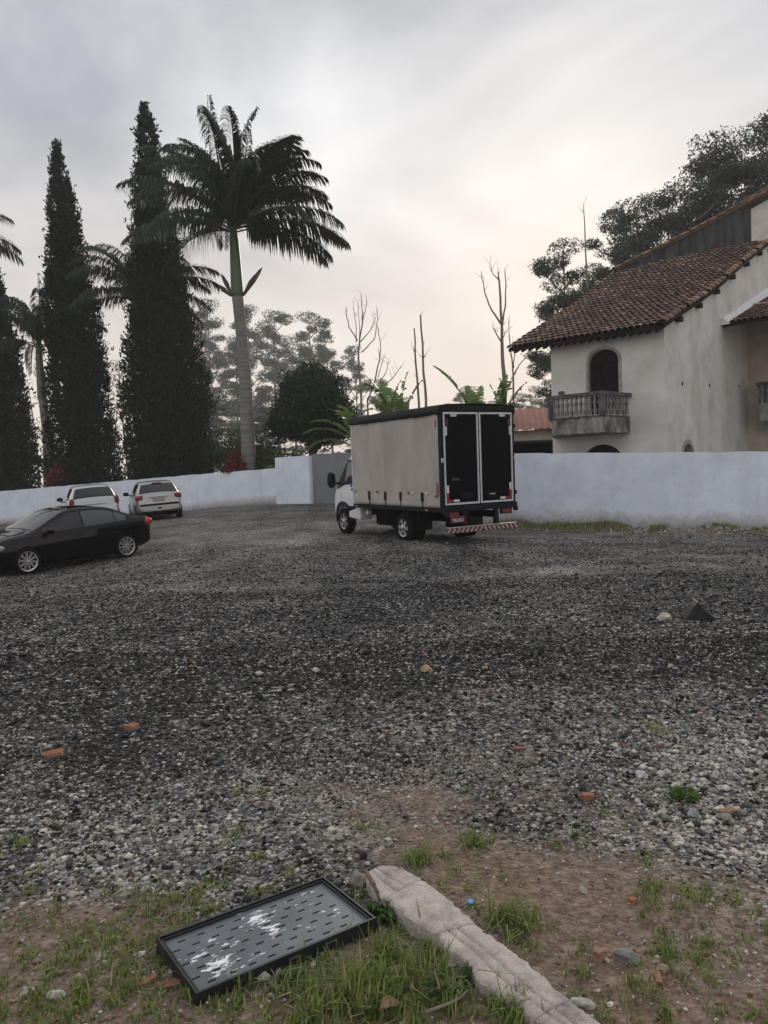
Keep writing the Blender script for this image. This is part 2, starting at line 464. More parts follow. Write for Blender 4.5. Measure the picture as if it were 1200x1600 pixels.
tarry = rampn(s1.outputs[0], [(0.0, (.012, .0125, .014)), (.55, (.030, .031, .034)), (.78, (.070, .069, .071)), (.90, (.22, .21, .195)), (1.0, (.5, .49, .46))])
palec = rampn(s1.outputs[1], [(0.0, (.035, .034, .034)), (.35, (.11, .105, .098)), (.7, (.24, .225, .205)), (1.0, (.48, .46, .42))])
grav = mixc(sp.outputs[1], palec.outputs[0], tarry.outputs[0])
nz = N.new('ShaderNodeTexNoise'); nz.inputs['Scale'].default_value = 0.9; nz.inputs['Detail'].default_value = 9; nz.inputs['Roughness'].default_value = 0.7
L.new(tc.outputs['Object'], nz.inputs['Vector'])
patch = rampn(nz.outputs['Fac'], [(.3, (.5, .51, .54)), (.5, (1.12, 1.12, 1.14)), (.70, (2.1, 2.0, 1.9))])
grav = mixc(1.0, grav, patch.outputs[0], 'MULTIPLY')
ns = N.new('ShaderNodeTexNoise'); ns.inputs['Scale'].default_value = 16; ns.inputs['Detail'].default_value = 9; ns.inputs['Roughness'].default_value = 0.7
L.new(tc.outputs['Object'], ns.inputs['Vector'])
earth = rampn(ns.outputs['Fac'], [(.28, (.075, .050, .037)), (.5, (.185, .128, .096)), (.72, (.33, .25, .195))])
base = mixc(sp.outputs[0], grav, earth.outputs[0])
gl = rampn(ns.outputs['Fac'], [(.3, (.03, .045, .015)), (.7, (.09, .11, .04))])
base = mixc(sp.outputs[2], base, gl.outputs[0])
L.new(base, b.inputs['Base Color']); b.inputs['Roughness'].default_value = 0.82
b.inputs['Specular IOR Level'].default_value = 0.12
bp = N.new('ShaderNodeBump'); bp.inputs['Strength'].default_value = 0.75; bp.inputs['Distance'].default_value = 0.02
hm = N.new('ShaderNodeMath'); hm.operation = 'ADD'; L.new(v1.outputs['Distance'], hm.inputs[0]); L.new(v2.outputs['Distance'], hm.inputs[1])
hn = N.new('ShaderNodeMath'); hn.operation = 'MULTIPLY'; hn.inputs[1].default_value = -1.0; L.new(hm.outputs[0], hn.inputs[0])
L.new(hn.outputs[0], bp.inputs['Height']); L.new(bp.outputs[0], b.inputs['Normal'])
me = np_mesh('ground', np.stack([GX.ravel(), GY.ravel(), GZ.ravel()], -1), GF, gm, {'Col': mask}, smooth=True)
ground = link('ground', me)
tag(ground, 'dark tarred gravel yard with brown soil showing in front', 'ground', kind='structure')

# ------------------------------------------------------------------ loose gravel
def ico(sub=0):
    bm = bmesh.new(); bmesh.ops.create_icosphere(bm, subdivisions=sub, radius=1.0)
    V = np.array([v.co[:] for v in bm.verts]); F = np.array([[v.index for v in f.verts] for f in bm.faces]); bm.free()
    return V, F
OCT_V = np.array([(1, 0, 0), (0, 1, 0), (-1, 0, 0), (0, -1, 0), (0, 0, 1.), (0, 0, -1)])
OCT_F = np.array([(0, 1, 4), (1, 2, 4), (2, 3, 4), (3, 0, 4), (1, 0, 5), (2, 1, 5), (3, 2, 5), (0, 3, 5)])
ICO_V, ICO_F = ico(1)

def scatter_stones(P, S, C, BV, BF, rough=0.34, sink=0.25):
    n = len(P); k = len(BV)
    V = BV[None] * (1 + rng.uniform(-rough, rough, (n, k, 1)))
    sc = np.stack([rng.uniform(.75, 1.35, n), rng.uniform(.6, 1.0, n), rng.uniform(.38, .75, n)], -1) * S[:, None]
    V = V * sc[:, None, :]
    a = rng.uniform(0, 2 * np.pi, n); ca, sa = np.cos(a)[:, None], np.sin(a)[:, None]
    tl = rng.normal(0, .25, n)[:, None]
    y = V[:, :, 1] * np.cos(tl) - V[:, :, 2] * np.sin(tl); z = V[:, :, 1] * np.sin(tl) + V[:, :, 2] * np.cos(tl)
    X = V[:, :, 0] * ca - y * sa; Y = V[:, :, 0] * sa + y * ca
    W = np.stack([X, Y, z], -1) + P[:, None, :]
    W[:, :, 2] += (sc[:, 2] * (1 - 2 * sink))[:, None] * 0.6
    F = BF[None] + (np.arange(n) * k)[:, None, None]
    return W.reshape(-1, 3), F.reshape(-1, 3), np.repeat(C, k, 0)

def stone_colours(x, y):
    n = len(x); tr = tar(x, y); so = soil(x, y)
    u = rng.random(n)
    v = np.where(u < 0.10 + 0.64 * tr, rng.uniform(.014, .055, n), np.where(u < 0.50 + .46 * tr, rng.uniform(.08, .25, n) * (1 - .5 * tr), rng.uniform(.26, .58, n) * (1 - .2 * tr)))
    v = v * (1 - .42 * np.clip((y - 4.8) / 3, 0, 1) * np.clip(1.6 - np.abs(y - 9.5) / 5, 0, 1))
    v = np.where(so > .45, rng.uniform(.2, .56, n), v)
    warm = rng.uniform(0, 1, n)
    clod = (so > .4) & (rng.random(n) < .55)
    C = np.stack([v * (1 + .10 * warm), v * (1 + .02 * warm), v * (1.04 - .22 * warm)], -1)
    br = rng.random(n) < (0.02 + .06 * so)
    C[br] = np.stack([rng.uniform(.12, .24, n), rng.uniform(.08, .14, n), rng.uniform(.06, .1, n)], -1)[br]
    C[clod] = (rng.uniform(.6, 1.5, (n, 1)) * np.array([[.17, .115, .085]]))[clod]
    return C

def band(y0, y1, per_m2, smed, sig, smax):
    wm = y1 * .58 + 2.4; n = int(per_m2 * (y1 - y0) * 2 * wm)
    y = rng.uniform(y0, y1, n); x = rng.uniform(-wm, wm, n)
    ov = (np.abs(x) - (y * .58 + .5)) / 1.9          # thinning out away from the surveyed strip
    keep = rng.random(n) < np.where(ov < 0, 1, np.clip(.75 * (1 - ov), 0, 1))
    x, y = x[keep], y[keep]
    so = soil(x, y)
    k = rng.random(len(x)) > np.minimum(so * .85, .66)
    x, y = x[k], y[k]
    s = np.minimum(np.exp(rng.normal(math.log(smed), sig, len(x))), smax)
    # coarser stone to the right-hand side of the yard
    s = s * (1 + .55 * np.exp(-(((x - 2.3) / 1.2) ** 2 + ((y - 4.2) / 1.6) ** 2)) * rng.random(len(x)))
    s = s * (1 - .52 * soil(x, y))
    P = np.stack([x, y, gzf(x, y)], -1)
    return P, s, stone_colours(x, y)

PEB = attr_material('pebble', 0.85, var=0.3, vscale=90, spec=.12)
parts = []
for (y0, y1, d, sm, sg, mx, BV, BF) in ((1.7, 2.7, 3900, .0078, .5, .024, ICO_V, ICO_F), (2.7, 5, 3700, .0078, .5, .026, OCT_V, OCT_F), (5, 8, 1800, .0084, .5, .030, OCT_V, OCT_F),
                                        (8, 13, 560, .0098, .5, .034, OCT_V, OCT_F), (13, 20, 110, .015, .45, .04, OCT_V, OCT_F)):
    P, s, C = band(y0, y1, d, sm, sg, mx)
    parts.append((P, s, C, BV, BF))
Vs, Fs, Cs, off = [], [], [], 0
for (P, s, C, BV, BF) in parts:
    V, F, CC = scatter_stones(P, s, C, BV, BF)
    Vs.append(V); Fs.append(F + off); Cs.append(CC); off += len(V)
n = 5200; bx = rng.uniform(3.2, 12.5, n); by = 22.8 - (bx - 3.95) * .463 + rng.normal(-.5, .22, n)
kp = by < 22.8 - (bx - 3.95) * .463 - .14; bx, by = bx[kp], by[kp]; n = len(bx)
v_ = rng.uniform(.1, .5, n)
V, F, CC = scatter_stones(np.stack([bx, by, gzf(bx, by)], -1), np.exp(rng.normal(math.log(.02), .45, n)), np.stack([v_ * 1.05, v_ * .97, v_ * .85], -1), OCT_V, OCT_F)
Vs.append(V); Fs.append(F + off); Cs.append(CC); off += len(V)
gravel = link('gravel', np_mesh('gravel', np.concatenate(Vs), np.concatenate(Fs), PEB, {'Col': np.concatenate(Cs)}))
tag(gravel, 'loose grey, black and beige gravel spread over the yard', 'gravel', kind='stuff')

# ------------------------------------------------------------------ grass
def blades(P, H, W, C, lean=.5):
    n = len(P)
    a = rng.uniform(0, 2 * np.pi, n); ln = np.abs(rng.normal(0, lean, n)) * H
    d = np.stack([np.cos(a), np.sin(a), np.zeros(n)], -1); sd = np.stack([-np.sin(a), np.cos(a), np.zeros(n)], -1)
    up = np.array([0, 0, 1.])
    p0 = P; p1 = P + up * (H * .55)[:, None] + d * (ln * .3)[:, None]; p2 = P + up * (H * np.clip(1 - .35 * (ln / H) ** 2, .3, 1))[:, None] + d * ln[:, None]
    w = W[:, None]
    V = np.stack([p0 - sd * w * .5, p0 + sd * w * .5, p1 + sd * w * .42, p1 - sd * w * .42, p2 + sd * w * .06, p2 - sd * w * .06], 1)
    F = np.array([(0, 1, 2, 3), (3, 2, 4, 5)])[None] + (np.arange(n) * 6)[:, None, None]
    return V.reshape(-1, 3), F.reshape(-1, 4), np.repeat(C, 6, 0)
def grass_cols(n, dry=.18):
    g = rng.uniform(.6, 1.35, n)[:, None] * np.array([[.175, .235, .070]])
    dr = rng.random(n) < dry
    g[dr] = rng.uniform(.7, 1.2, (dr.sum(), 1)) * np.array([[.34, .29, .15]])
    return g
GRASS = attr_material('grass_blade', .6, translucent=.4, spec=.15)
TUFTS = [(60, 1560, .30, 1500, .06), (20, 1600, .3, 1300, .08), (150, 1500, .22, 700, .05), (200, 1450, .2, 600, .05), (265, 1412, .14, 420, .05), (320, 1412, .12, 380, .06),
         (100, 1595, .25, 900, .07), (180, 1560, .16, 500, .06), (150, 1440, .2, 250, .04), (230, 1500, .15, 450, .07), (560, 1545, .15, 900, .15), (520, 1570, .15, 600, .12), (610, 1555, .13, 500, .13), (640, 1500, .13, 500, .08), (600, 1515, .1, 400, .11),
         (690, 1480, .07, 200, .07), (440, 1545, .10, 260, .07), (330, 1580, .14, 320, .08), (220, 1590, .2, 350, .07), (590, 1420, .09, 260, .06), (620, 1445, .08, 200, .06),
         (800, 1588, .10, 420, .07), (430, 1595, .2, 420, .07), (660, 1590, .2, 420, .08), (690, 1360, .16, 300, .05), (800, 1460, .10, 240, .08), (870, 1480, .12, 260, .06), (1060, 1405, .07, 190, .06), (1020, 1400, .06, 150, .06),
         (1045, 1490, .07, 200, .05), (1090, 1482, .08, 220, .05), (1190, 1450, .12, 260, .06), (1000, 1590, .18, 420, .06), (950, 1570, .12, 250, .06), (1150, 1560, .14, 260, .06), (1100, 1385, .07, 120, .05),
         (1015, 1335, .06, 110, .05), (905, 1318, .06, 110, .05), (960, 1272, .06, 100, .05), (1025, 1140, .06, 70, .06), (575, 1292, .09, 130, .04), (400, 1250, .08, 100, .05), (360, 1305, .07, 120, .05),
         (450, 1355, .1, 160, .05), (10, 1330, .07, 120, .06), (880, 895, .8, 420, .05), (1080, 1540, .1, 140, .05), (1130, 1500, .1, 120, .05), (540, 1400, .1, 130, .04), (1075, 1440, .1, 120, .05), (770, 1400, .1, 140, .07),
         (120, 1360, .25, 60, .05), (700, 1260, .4, 60, .04), (1170, 1380, .2, 90, .05), (700, 1540, .12, 240, .07), (480, 1590, .15, 300, .08), (350, 1395, .12, 200, .05), (80, 1480, .2, 260, .05)]
Vs, Fs, Cs, off = [], [], [], 0
def add_blades(P, H, W, C, lean=.5):
    global off
    V, F, CC = blades(P, H, W, C, lean)
    Vs.append(V); Fs.append(F + off); Cs.append(CC); off += len(V)
for (px, py, r, n, h) in TUFTS:
    n = int(n * (.7 if py > 1380 else .9)); h = h * .38; r = r * 1.15
    p = gat(px, py)
    k = max(3, n // 22)
    cx = rng.normal(0, r * .75, k); cy_ = rng.normal(0, r * .75, k)
    ci = rng.integers(0, k, n)
    x = p.x + cx[ci] + rng.normal(0, .017 * (1 + p.y * .06), n); y = p.y + cy_[ci] + rng.normal(0, .022 * (1 + p.y * .06), n)
    H = h * np.exp(rng.normal(0, .4, n)) * (0.6 + 0.8 * rng.random(k)[ci])
    add_blades(np.stack([x, y, gzf(x, y) - .004], -1), H, rng.uniform(.003, .0075, n) * (1 + p.y * .08), grass_cols(n, .22), .7)
# rank growth on the spoil bank under the right-hand wall
n = 11000
x = rng.uniform(3.3, 12.5, n); off_ = rng.normal(-.42, .25, n); y = 22.8 - (x - 3.95) * .463 + np.minimum(off_, -.16)
k = vnoise(x, y, .8, 21) + .35 * vnoise(x, y, 3, 22) > .48
x, y = x[k], y[k]; n = len(x)
add_blades(np.stack([x, y, gzf(x, y) - .01], -1), .08 * np.exp(rng.normal(0, .35, n)), rng.uniform(.01, .02, n), grass_cols(n, .5), .8)
grass = link('grass', np_mesh('grass', np.concatenate(Vs), np.concatenate(Fs), GRASS, {'Col': np.concatenate(Cs)}))
tag(grass, 'short patchy grass growing through soil and gravel', 'grass', kind='stuff')
# ================================================================== yard walls and gate
def wall_run(name, label, pts, thick=.18, sink=.5):
    """pts: list of (x, y, z_top); straight runs of rendered wall with a rounded coping edge"""
    mb = MB()
    for a, c in zip(pts[:-1], pts[1:]):
        A, C_ = Vector(a), Vector(c)
        n = max(2, int((C_ - A).length / .35))
        d = (C_ - A); d.z = 0; d.normalize(); nrm = Vector((-d.y, d.x, 0)) * thick / 2
        rows = [[] for _ in range(8)]
        for i in range(n + 1):
            p = A.lerp(C_, i / n); zt = p.z + .012 * math.sin(i * 1.4) * math.sin(i * .25 + 1) + .006 * math.sin(i * 3.7)
            g = float(gz(p.x, p.y))
            for r, (sgn, z) in zip(rows, ((-1, g - sink), (-1, g), (-1, g + .12), (-1, g + .3), (-1, g + .6), (-1, zt), (1, zt), (1, g - sink))):
                q = p + nrm * sgn; r.append((q.x, q.y, z))
        mb.grid(rows)
        mb.add([rows[k][0] for k in range(8)], [tuple(range(8))]); mb.add([rows[k][-1] for k in range(8)], [tuple(range(7, -1, -1))])
    o = mb.build(name, MAT['wall_paint'])
    foot_attr(o.data)
    return tag(o, label, 'wall')
wall_run('boundary_wall', 'long low pale blue-white wall behind the parked hatchbacks', [(-34, 50.6, 1.75), (-22.4, 45, 1.96), (-10, 39, 2.44), (-4.78, 35.0, 2.56)])
wall_run('boundary_wall', 'tall pale blue-white wall between the yard and the villa', [(1.7, 23.75, 2.55), (3.98, 22.7, 2.47), (10.0, 19.93, 2.22), (17, 16.7, 2.02)])
pm = MB()
pa, pb = at(436, 786, 34.6), at(489, 790, 33.35)
zt = 3.02; dv = (pb - pa); dv.z = 0; dv.normalize(); nv = Vector((-dv.y, dv.x, 0)) * .16
P = [Vector((p.x, p.y, .3)) + n for p, n in ((pa, -nv), (pb, -nv), (pb, nv), (pa, nv))]
pm.hexa(P + [Vector((p.x, p.y, zt)) for p in P])
po = pm.build('gate_pillar', MAT['wall_paint']); foot_attr(po.data)
tag(po, 'broad pale wall panel stepping up beside the grey gate', 'pillar')

g0, g1 = Vector((pb.x + .05, pb.y - .02, 0)), Vector((1.6, 31.9, 0))
gd = (g1 - g0).normalized(); glen = (g1 - g0).length
gate = thing('metal_gate', 'grey corrugated metal gate behind the truck cab', 'gate', (g0.x, g0.y, .78), math.atan2(gd.y, gd.x))
rows = [[], []]
k = int(glen / .05)
for i in range(k + 1):
    d = (0, .018, .018, 0)[i % 4]
    rows[0].append((i * .05, d, .03)); rows[1].append((i * .05, d, 2.30))
MB().grid(rows).build('corrugated_sheet', MAT['grey_gate'], gate)
fr = MB(); fr.box((glen / 2, .05, 2.27), (glen, .05, .07)); fr.box((glen / 2, .05, .06), (glen, .05, .08))
for x in (.03, glen / 2, glen - .03): fr.box((x, .051, 1.16), (.06, .052, 2.15))
fr.build('gate_frame', MAT['grey_gate'], gate)
sill = MB(); a = g0 - gd * .1 + Vector((.05, -.35, 0)); c = g0 + gd * 4
sill.box(((a.x + c.x) / 2, (a.y + c.y) / 2, .80), ((c - a).length, .14, .12), (0, 0, math.atan2(gd.y, gd.x)))
tag(sill.build('gate_sill', MAT['stone_trim'], bevel=.02), 'pale concrete sill along the foot of the grey gate', 'kerb')
# ================================================================== villa
HC = Vector((9.23, 25.0, 0)); HROT = math.atan2(-.642, .765)
villa = thing('villa', 'weathered two-storey white villa with clay tile roof behind the wall', 'house', HC, HROT)
def zr(X, tt):                                   # main roof height, X across, tt up the slope from the eave
    f = (X + 5.45) / 5.65
    s = .478 + (.412 - .478) * f
    return 6.5 + s * tt - .25 * math.exp(-((tt - 5) / 3.2) ** 2) * .6
def tmax(X): return 9.4 + (13.8 - 9.4) * (X + 5.45) / 5.65
YE = -.55
# walls
front = MB(); front.prism([(-4.05, -.3), (0, -.3), (0, 6.62), (-4.05, 6.58)], 0.0, .25, 'y')
w_front = front.build('front_wall', MAT['plaster'], villa)
def arch_poly(cx, w, z0, zs, rise, n=12):
    pts = [(cx - w / 2, z0), (cx + w / 2, z0), (cx + w / 2, zs)]
    for i in range(1, n):
        a = math.pi * i / n; pts.append((cx + w / 2 * math.cos(a), zs + rise * math.sin(a)))
    pts.append((cx - w / 2, zs)); return pts
cut(w_front, [MB().prism(arch_poly(-2.08, 1.06, 3.74, 5.66, .38), -.2, .5, 'y'), MB().prism(arch_poly(-2.2, 1.5, .4, 2.2, .62), -.2, .5, 'y')])
side = MB(); ys = np.linspace(.252, 13.5, 24)
side.prism([(.252, -.3), (13.5, -.3)] + [(y, zr(0, y - YE) - .22) for y in ys[::-1]], -.25, 0.0, 'x')
w_side = side.build('side_wall', MAT['plaster'], villa)
cut(w_side, [MB().prism(arch_poly(2.05, .95, .4, 2.28, .47), -.6, .3, 'x')])
rear = MB(); rear.prism([(-4.05, -.3), (-4.05, 6.4), (-4.05 + .2, 6.4), (-3.85, -.3)], .252, 11, 'y')
rear.build('far_side_wall', MAT['plaster'], villa)
MB().box((2.9, 9.75, 4.2), (5.8, .3, 9.0)).build('recessed_wall', MAT['plaster_warm'], villa)
# upstairs arched shutter door
door = link('balcony_door', MB().prism(arch_poly(-2.08, 1.05, 3.74, 5.66, .375), .14, .18, 'y').mesh('balcony_door', MAT['dark_wood']), villa)
for s_ in (-1, 1):
    leaf = MB(); cx = -2.08 + s_ * .262
    leaf.box((cx - .22, .125, 4.75), (.06, .05, 1.95)); leaf.box((cx + .22, .125, 4.75), (.06, .05, 1.95))
    for z in (3.85, 4.72, 5.68): leaf.box((cx, .124, z), (.38, .048, .09))
    for i in range(32):
        z = 3.94 + i * .053
        if abs(z - 4.72) > .07 and z < 5.6: leaf.box((cx, .125, z), (.39, .035, .012), (R(35), 0, 0))
    leaf.build('shutter', MAT['dark_wood'], door)
trim = MB(); P0 = arch_poly(-2.08, 1.06, 3.74, 5.66, .38, 16)[1:]; P1 = arch_poly(-2.08, 1.26, 3.74, 5.66, .48, 16)[1:]
P0 = P0 + [(-2.08 - .53, 3.74)]; P1 = P1 + [(-2.08 - .63, 3.74)]
for i in range(len(P0) - 1):
    q = [P0[i], P1[i], P1[i + 1], P0[i + 1]]
    trim.add([(p[0], -.03, p[1]) for p in q] + [(p[0], .12, p[1]) for p in q], [(0, 1, 2, 3), (4, 7, 6, 5), (0, 4, 5, 1), (1, 5, 6, 2), (2, 6, 7, 3), (3, 7, 4, 0)])
trim.build('door_surround', MAT['stone_trim'], villa)
MB().prism(arch_poly(-2.2, 1.48, .4, 2.2, .61), .17, .2, 'y').build('ground_floor_door', MAT['dark_wood'], villa)
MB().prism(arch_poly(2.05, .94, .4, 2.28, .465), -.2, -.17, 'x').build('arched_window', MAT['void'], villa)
tr2 = MB(); Pa = arch_poly(2.05, .95, 1.2, 2.28, .47, 14)[1:] + [(2.05 - .475, 1.2)]; Pb = arch_poly(2.05, 1.25, 1.2, 2.28, .63, 14)[1:] + [(2.05 - .625, 1.2)]
for i in range(len(Pa) - 1):
    q = [Pa[i], Pb[i], Pb[i + 1], Pa[i + 1]]
    tr2.add([(.035, p[0], p[1]) for p in q] + [(-.1, p[0], p[1]) for p in q], [(0, 1, 2, 3), (4, 7, 6, 5), (0, 4, 5, 1), (1, 5, 6, 2), (2, 6, 7, 3), (3, 7, 4, 0)])
tr2.build('window_surround', MAT['stone_trim'], villa)
for (y, z) in ((1.62, 4.78), (4.55, 4.95), (8.3, 5.2)):
    MB().lathe([(.055, -.004), (.07, .006), (.05, .012), (.0, .004)], 10, (0.0, y, z), 'X').build('vent_hole', MAT['void'], villa)
# roof deck, tiles, verge
NX, NT = 8, 14
def deck_pts(off):
    P = []
    for i in range(NT + 1):
        row = []
        for j in range(NX + 1):
            X = -5.45 + 5.65 * j / NX; tt = tmax(X) * i / NT
            row.append((X, YE + tt, zr(X, tt) + off))
        P.append(row)
    return P
rd = MB(); A, B = deck_pts(-.03), deck_pts(-.15)
rd.grid(A); rd.grid([r[::-1] for r in B])
rd.grid([A[0], B[0]]); rd.grid([B[-1], A[-1]]); rd.grid([[r[0] for r in B], [r[0] for r in A]]); rd.grid([[r[-1] for r in A], [r[-1] for r in B]])
roof = rd.build('roof', MAT['dark_wood'], villa)
def tile_pts(L_, r0, r1, n=6, th=.0):
    V = []
    for (y, r) in ((0, r0), (L_, r1)):
        for i in range(n + 1):
            a = math.pi * i / n; V.append((r * math.cos(a), y, r * .8 * math.sin(a)))
    F = [(i, i + 1, n + 2 + i, n + 1 + i) for i in range(n)]
    return np.array(V), np.array(F)
TV, TF = tile_pts(.44, .118, .092)
tv, tf, tcx, o_ = [], [], [], 0
def tile_col(n=1):
    u = random.random()
    if u < .34: c = (.115, .083, .070)
    elif u < .72: c = (.165, .112, .088)
    elif u < .9: c = (.225, .145, .108)
    else: c = (.27, .205, .165)
    k = random.uniform(.85, 1.15)
    return (c[0] * k, c[1] * k, c[2] * k)
X = -5.36
while X < .1:
    nrow = int(tmax(X) / .37)
    for r_ in range(nrow):
        tt = r_ * .37 - .06
        if tt + .37 > tmax(X): break
        z0, z1 = zr(X, tt), zr(X, tt + .44)
        sl = math.atan2(z1 - z0, .44)
        V = TV.copy(); jx = random.uniform(-.012, .012); yaw = random.uniform(-.03, .03)
        x = V[:, 0] + jx + V[:, 1] * yaw; y = V[:, 1] * math.cos(sl) - V[:, 2] * math.sin(sl); z = V[:, 1] * math.sin(sl) + V[:, 2] * math.cos(sl)
        z = z + .035 * (1 - V[:, 1] / .44) + random.uniform(0, .01)
        tv.append(np.stack([x + X, y + YE + tt, z + z0 - .035], -1)); tf.append(TF + o_); tcx.append(np.tile(tile_col(), (len(V), 1))); o_ += len(V)
    X += .215
tl = link('roof_tiles', np_mesh('roof_tiles', np.concatenate(tv), np.concatenate(tf), MAT['tile'], {'Col': np.concatenate(tcx)}, smooth=True), roof)
tag(tl, kind='stuff')
md = tl.modifiers.new('thick', 'SOLIDIFY'); md.thickness = .014; md.offset = -1
def tile_mesh(colr, L_=.5, r0=.15, r1=.12):
    V, F = tile_pts(L_, r0, r1, 7)
    me = np_mesh('verge_tile', V, F, MAT['tile'], {'Col': np.tile(colr, (len(V), 1))}, smooth=True)
    return me
VT = [tile_mesh(c) for c in ((.25, .15, .105), (.18, .11, .08), (.12, .08, .065))]
def lay_tiles(name, A, B, parent, step=.42):
    A, B = Vector(A), Vector(B); d = (B - A); n = int(d.length / step); d.normalize()
    rot = d.to_track_quat('Y', 'Z').to_euler()
    for i in range(n):
        o = link(name, random.choice(VT), parent); o.location = A + d * (i * step) + Vector((0, 0, .012 * random.random())); o.rotation_euler = (rot.x, rot.y + random.uniform(-.04, .04), rot.z + random.uniform(-.03, .03))
        m = o.modifiers.new('thick', 'SOLIDIFY'); m.thickness = .016; m.offset = -1
for (x_, lim) in ((.15, 13.4),):
    k = 6
    for i in range(k):
        t0, t1 = lim * i / k, lim * (i + 1) / k
        lay_tiles('verge_tile', (x_, YE + t0 - .08, zr(x_, t0) - .0), (x_, YE + t1 - .08, zr(x_, t1)), roof)
# white board and purlin ends under the verge
vb = MB(); r0_, r1_ = [], []
for i in range(15):
    tt = .3 + 13.1 * i / 14; r0_.append((.14, YE + tt, zr(.1, tt) - .06)); r1_.append((.14, YE + tt, zr(.1, tt) - .17))
vb.grid([r0_, r1_]); vbo = vb.build('verge_board', MAT['white_trim'], villa); m = vbo.modifiers.new('t', 'SOLIDIFY'); m.thickness = .03
for i in range(6):
    tt = 1.7 + i * 2.05
    MB().box((.09, YE + tt, zr(0, tt) - .27), (.2, .3, .17)).build('purlin_end', MAT['dark_wood'], villa, bevel=.01)
for i in range(19):
    X = -5.2 + i * .285
    MB().box((X, YE + .45, zr(X, .45) - .20), (.07, .9, .11), (math.atan(.44), 0, 0)).build('rafter_tail', MAT['dark_wood'], villa)
# stained gable standing on the upper roof edge
gl0 = Vector((-5.45, YE + 9.4, zr(-5.45, 9.4))); gl1 = Vector((.2, YE + 13.8, zr(.2, 13.8)))
gtop = 14.35
def gab(s): return gl0.lerp(gl1, s)
gw = MB(); fr_, bk_ = [[], []], [[], []]
gn = (gl1 - gl0); gn.z = 0; gn.normalize(); gback = Vector((-gn.y, gn.x, 0))
for i in range(13):
    s = i / 12 * 1.25; p = gab(s); top = gl0.z + (gtop - gl0.z) * s * (1 + .10 * (s - 1)) + .02
    for d, rr in ((0, fr_), (.25, bk_)):
        q = p + gback * d; rr[0].append((q.x, q.y, p.z - .5)); rr[1].append((q.x, q.y, top))
gw.grid(fr_); gw.grid([bk_[1], bk_[0]]); gw.grid([fr_[1], bk_[1]]); gw.grid([bk_[0], fr_[0]])
gw.build('stained_gable', MAT['black_mold'], villa)
s0 = .865
wp = MB(); a0, a1 = gab(s0) - gback * .06, gab(1.26) - gback * .06
topz = lambda s: gl0.z + (gtop - gl0.z) * s * (1 + .10 * (s - 1))
wp.hexa([(a0.x, a0.y, a0.z - .5), (a1.x, a1.y, a1.z - .5), (a1.x + gback.x * .2, a1.y + gback.y * .2, a1.z - .5), (a0.x + gback.x * .2, a0.y + gback.y * .2, a0.z - .5),
         (a0.x, a0.y, topz(s0) - .33), (a1.x, a1.y, topz(1.26) - .33), (a1.x + gback.x * .2, a1.y + gback.y * .2, topz(1.26) - .33), (a0.x + gback.x * .2, a0.y + gback.y * .2, topz(s0) - .33)])
wp.build('upper_wall', MAT['plaster'], villa)
up = MB(); fA, fB, bA, bB = [], [], [], []
for i in range(13):
    s = i / 12 * 1.25; p = gab(s); w = .12 + (.55 * max(0, min(1, (s - .72) / .15)))
    z = topz(s) + .03; fo = p - gback * w; bo = p + gback * 3.0
    fA.append((fo.x, fo.y, z + .09)); fB.append((fo.x, fo.y, z - .03)); bA.append((bo.x, bo.y, z - .55)); bB.append((bo.x, bo.y, z - .67))
up.grid([fA, bA]); up.grid([bB, fB]); up.grid([fB, fA]); up.grid([bA, bB]); up.add([fA[0], fB[0], bB[0], bA[0]], [(0, 1, 2, 3)]); up.add([fA[-1], fB[-1], bB[-1], bA[-1]], [(3, 2, 1, 0)])
uproof = up.build('upper_roof', material('old_ridge_tile', (.24, .155, .105), .9, var=.5, vscale=5, bump=.3), villa)
for i in range(5):
    s, s2 = i / 5 * 1.2, (i + 1) / 5 * 1.2
    w = .1 + (.5 * max(0, min(1, (s - .72) / .15)))
    p, q = gab(s) - gback * w, gab(s2) - gback * (.1 + .5 * max(0, min(1, (s2 - .72) / .15)))
    lay_tiles('ridge_tile', (p.x, p.y, topz(s) + .08), (q.x, q.y, topz(s2) + .08), uproof, .45)
# porch roof over the recessed bay
def zp(Y): return 7.42 + .33 * (Y - 6.2)
pr = MB(); pr.hexa([(.02, 6.2, 7.30), (5.6, 6.2, 7.30), (5.6, 12.8, zp(12.8) - .12), (.02, 12.8, zp(12.8) - .12), (.02, 6.2, 7.42), (5.6, 6.2, 7.42), (5.6, 12.8, zp(12.8)), (.02, 12.8, zp(12.8))])
porch = pr.build('porch_roof', MAT['dark_wood'], villa)
tv, tf, tcx, o_ = [], [], [], 0
for i in range(25):
    for r_ in range(17):
        X = .42 + i * .215; Y0 = 6.1 + r_ * .37; sl = math.atan(.33)
        V = TV.copy(); y = V[:, 1] * math.cos(sl) - V[:, 2] * math.sin(sl); z = V[:, 1] * math.sin(sl) + V[:, 2] * math.cos(sl) + .035 * (1 - V[:, 1] / .44)
        tv.append(np.stack([V[:, 0] + X + random.uniform(-.01, .01), y + Y0, z + zp(Y0) - .01], -1)); tf.append(TF + o_); tcx.append(np.tile(tile_col(), (len(V), 1))); o_ += len(V)
tl = link('roof_tiles', np_mesh('porch_tiles', np.concatenate(tv), np.concatenate(tf), MAT['tile'], {'Col': np.concatenate(tcx)}, smooth=True), porch)
tag(tl, kind='stuff'); md = tl.modifiers.new('thick', 'SOLIDIFY'); md.thickness = .014; md.offset = -1
fs = MB(); fs.hexa([(.012, 6.05, 7.36), (.3, 6.05, 7.36), (.3, 12.8, zp(12.8) + .02), (.012, 12.8, zp(12.8) + .02), (.012, 6.05, 7.62), (.09, 6.05, 7.62), (.09, 12.8, zp(12.8) + .36), (.012, 12.8, zp(12.8) + .36)])
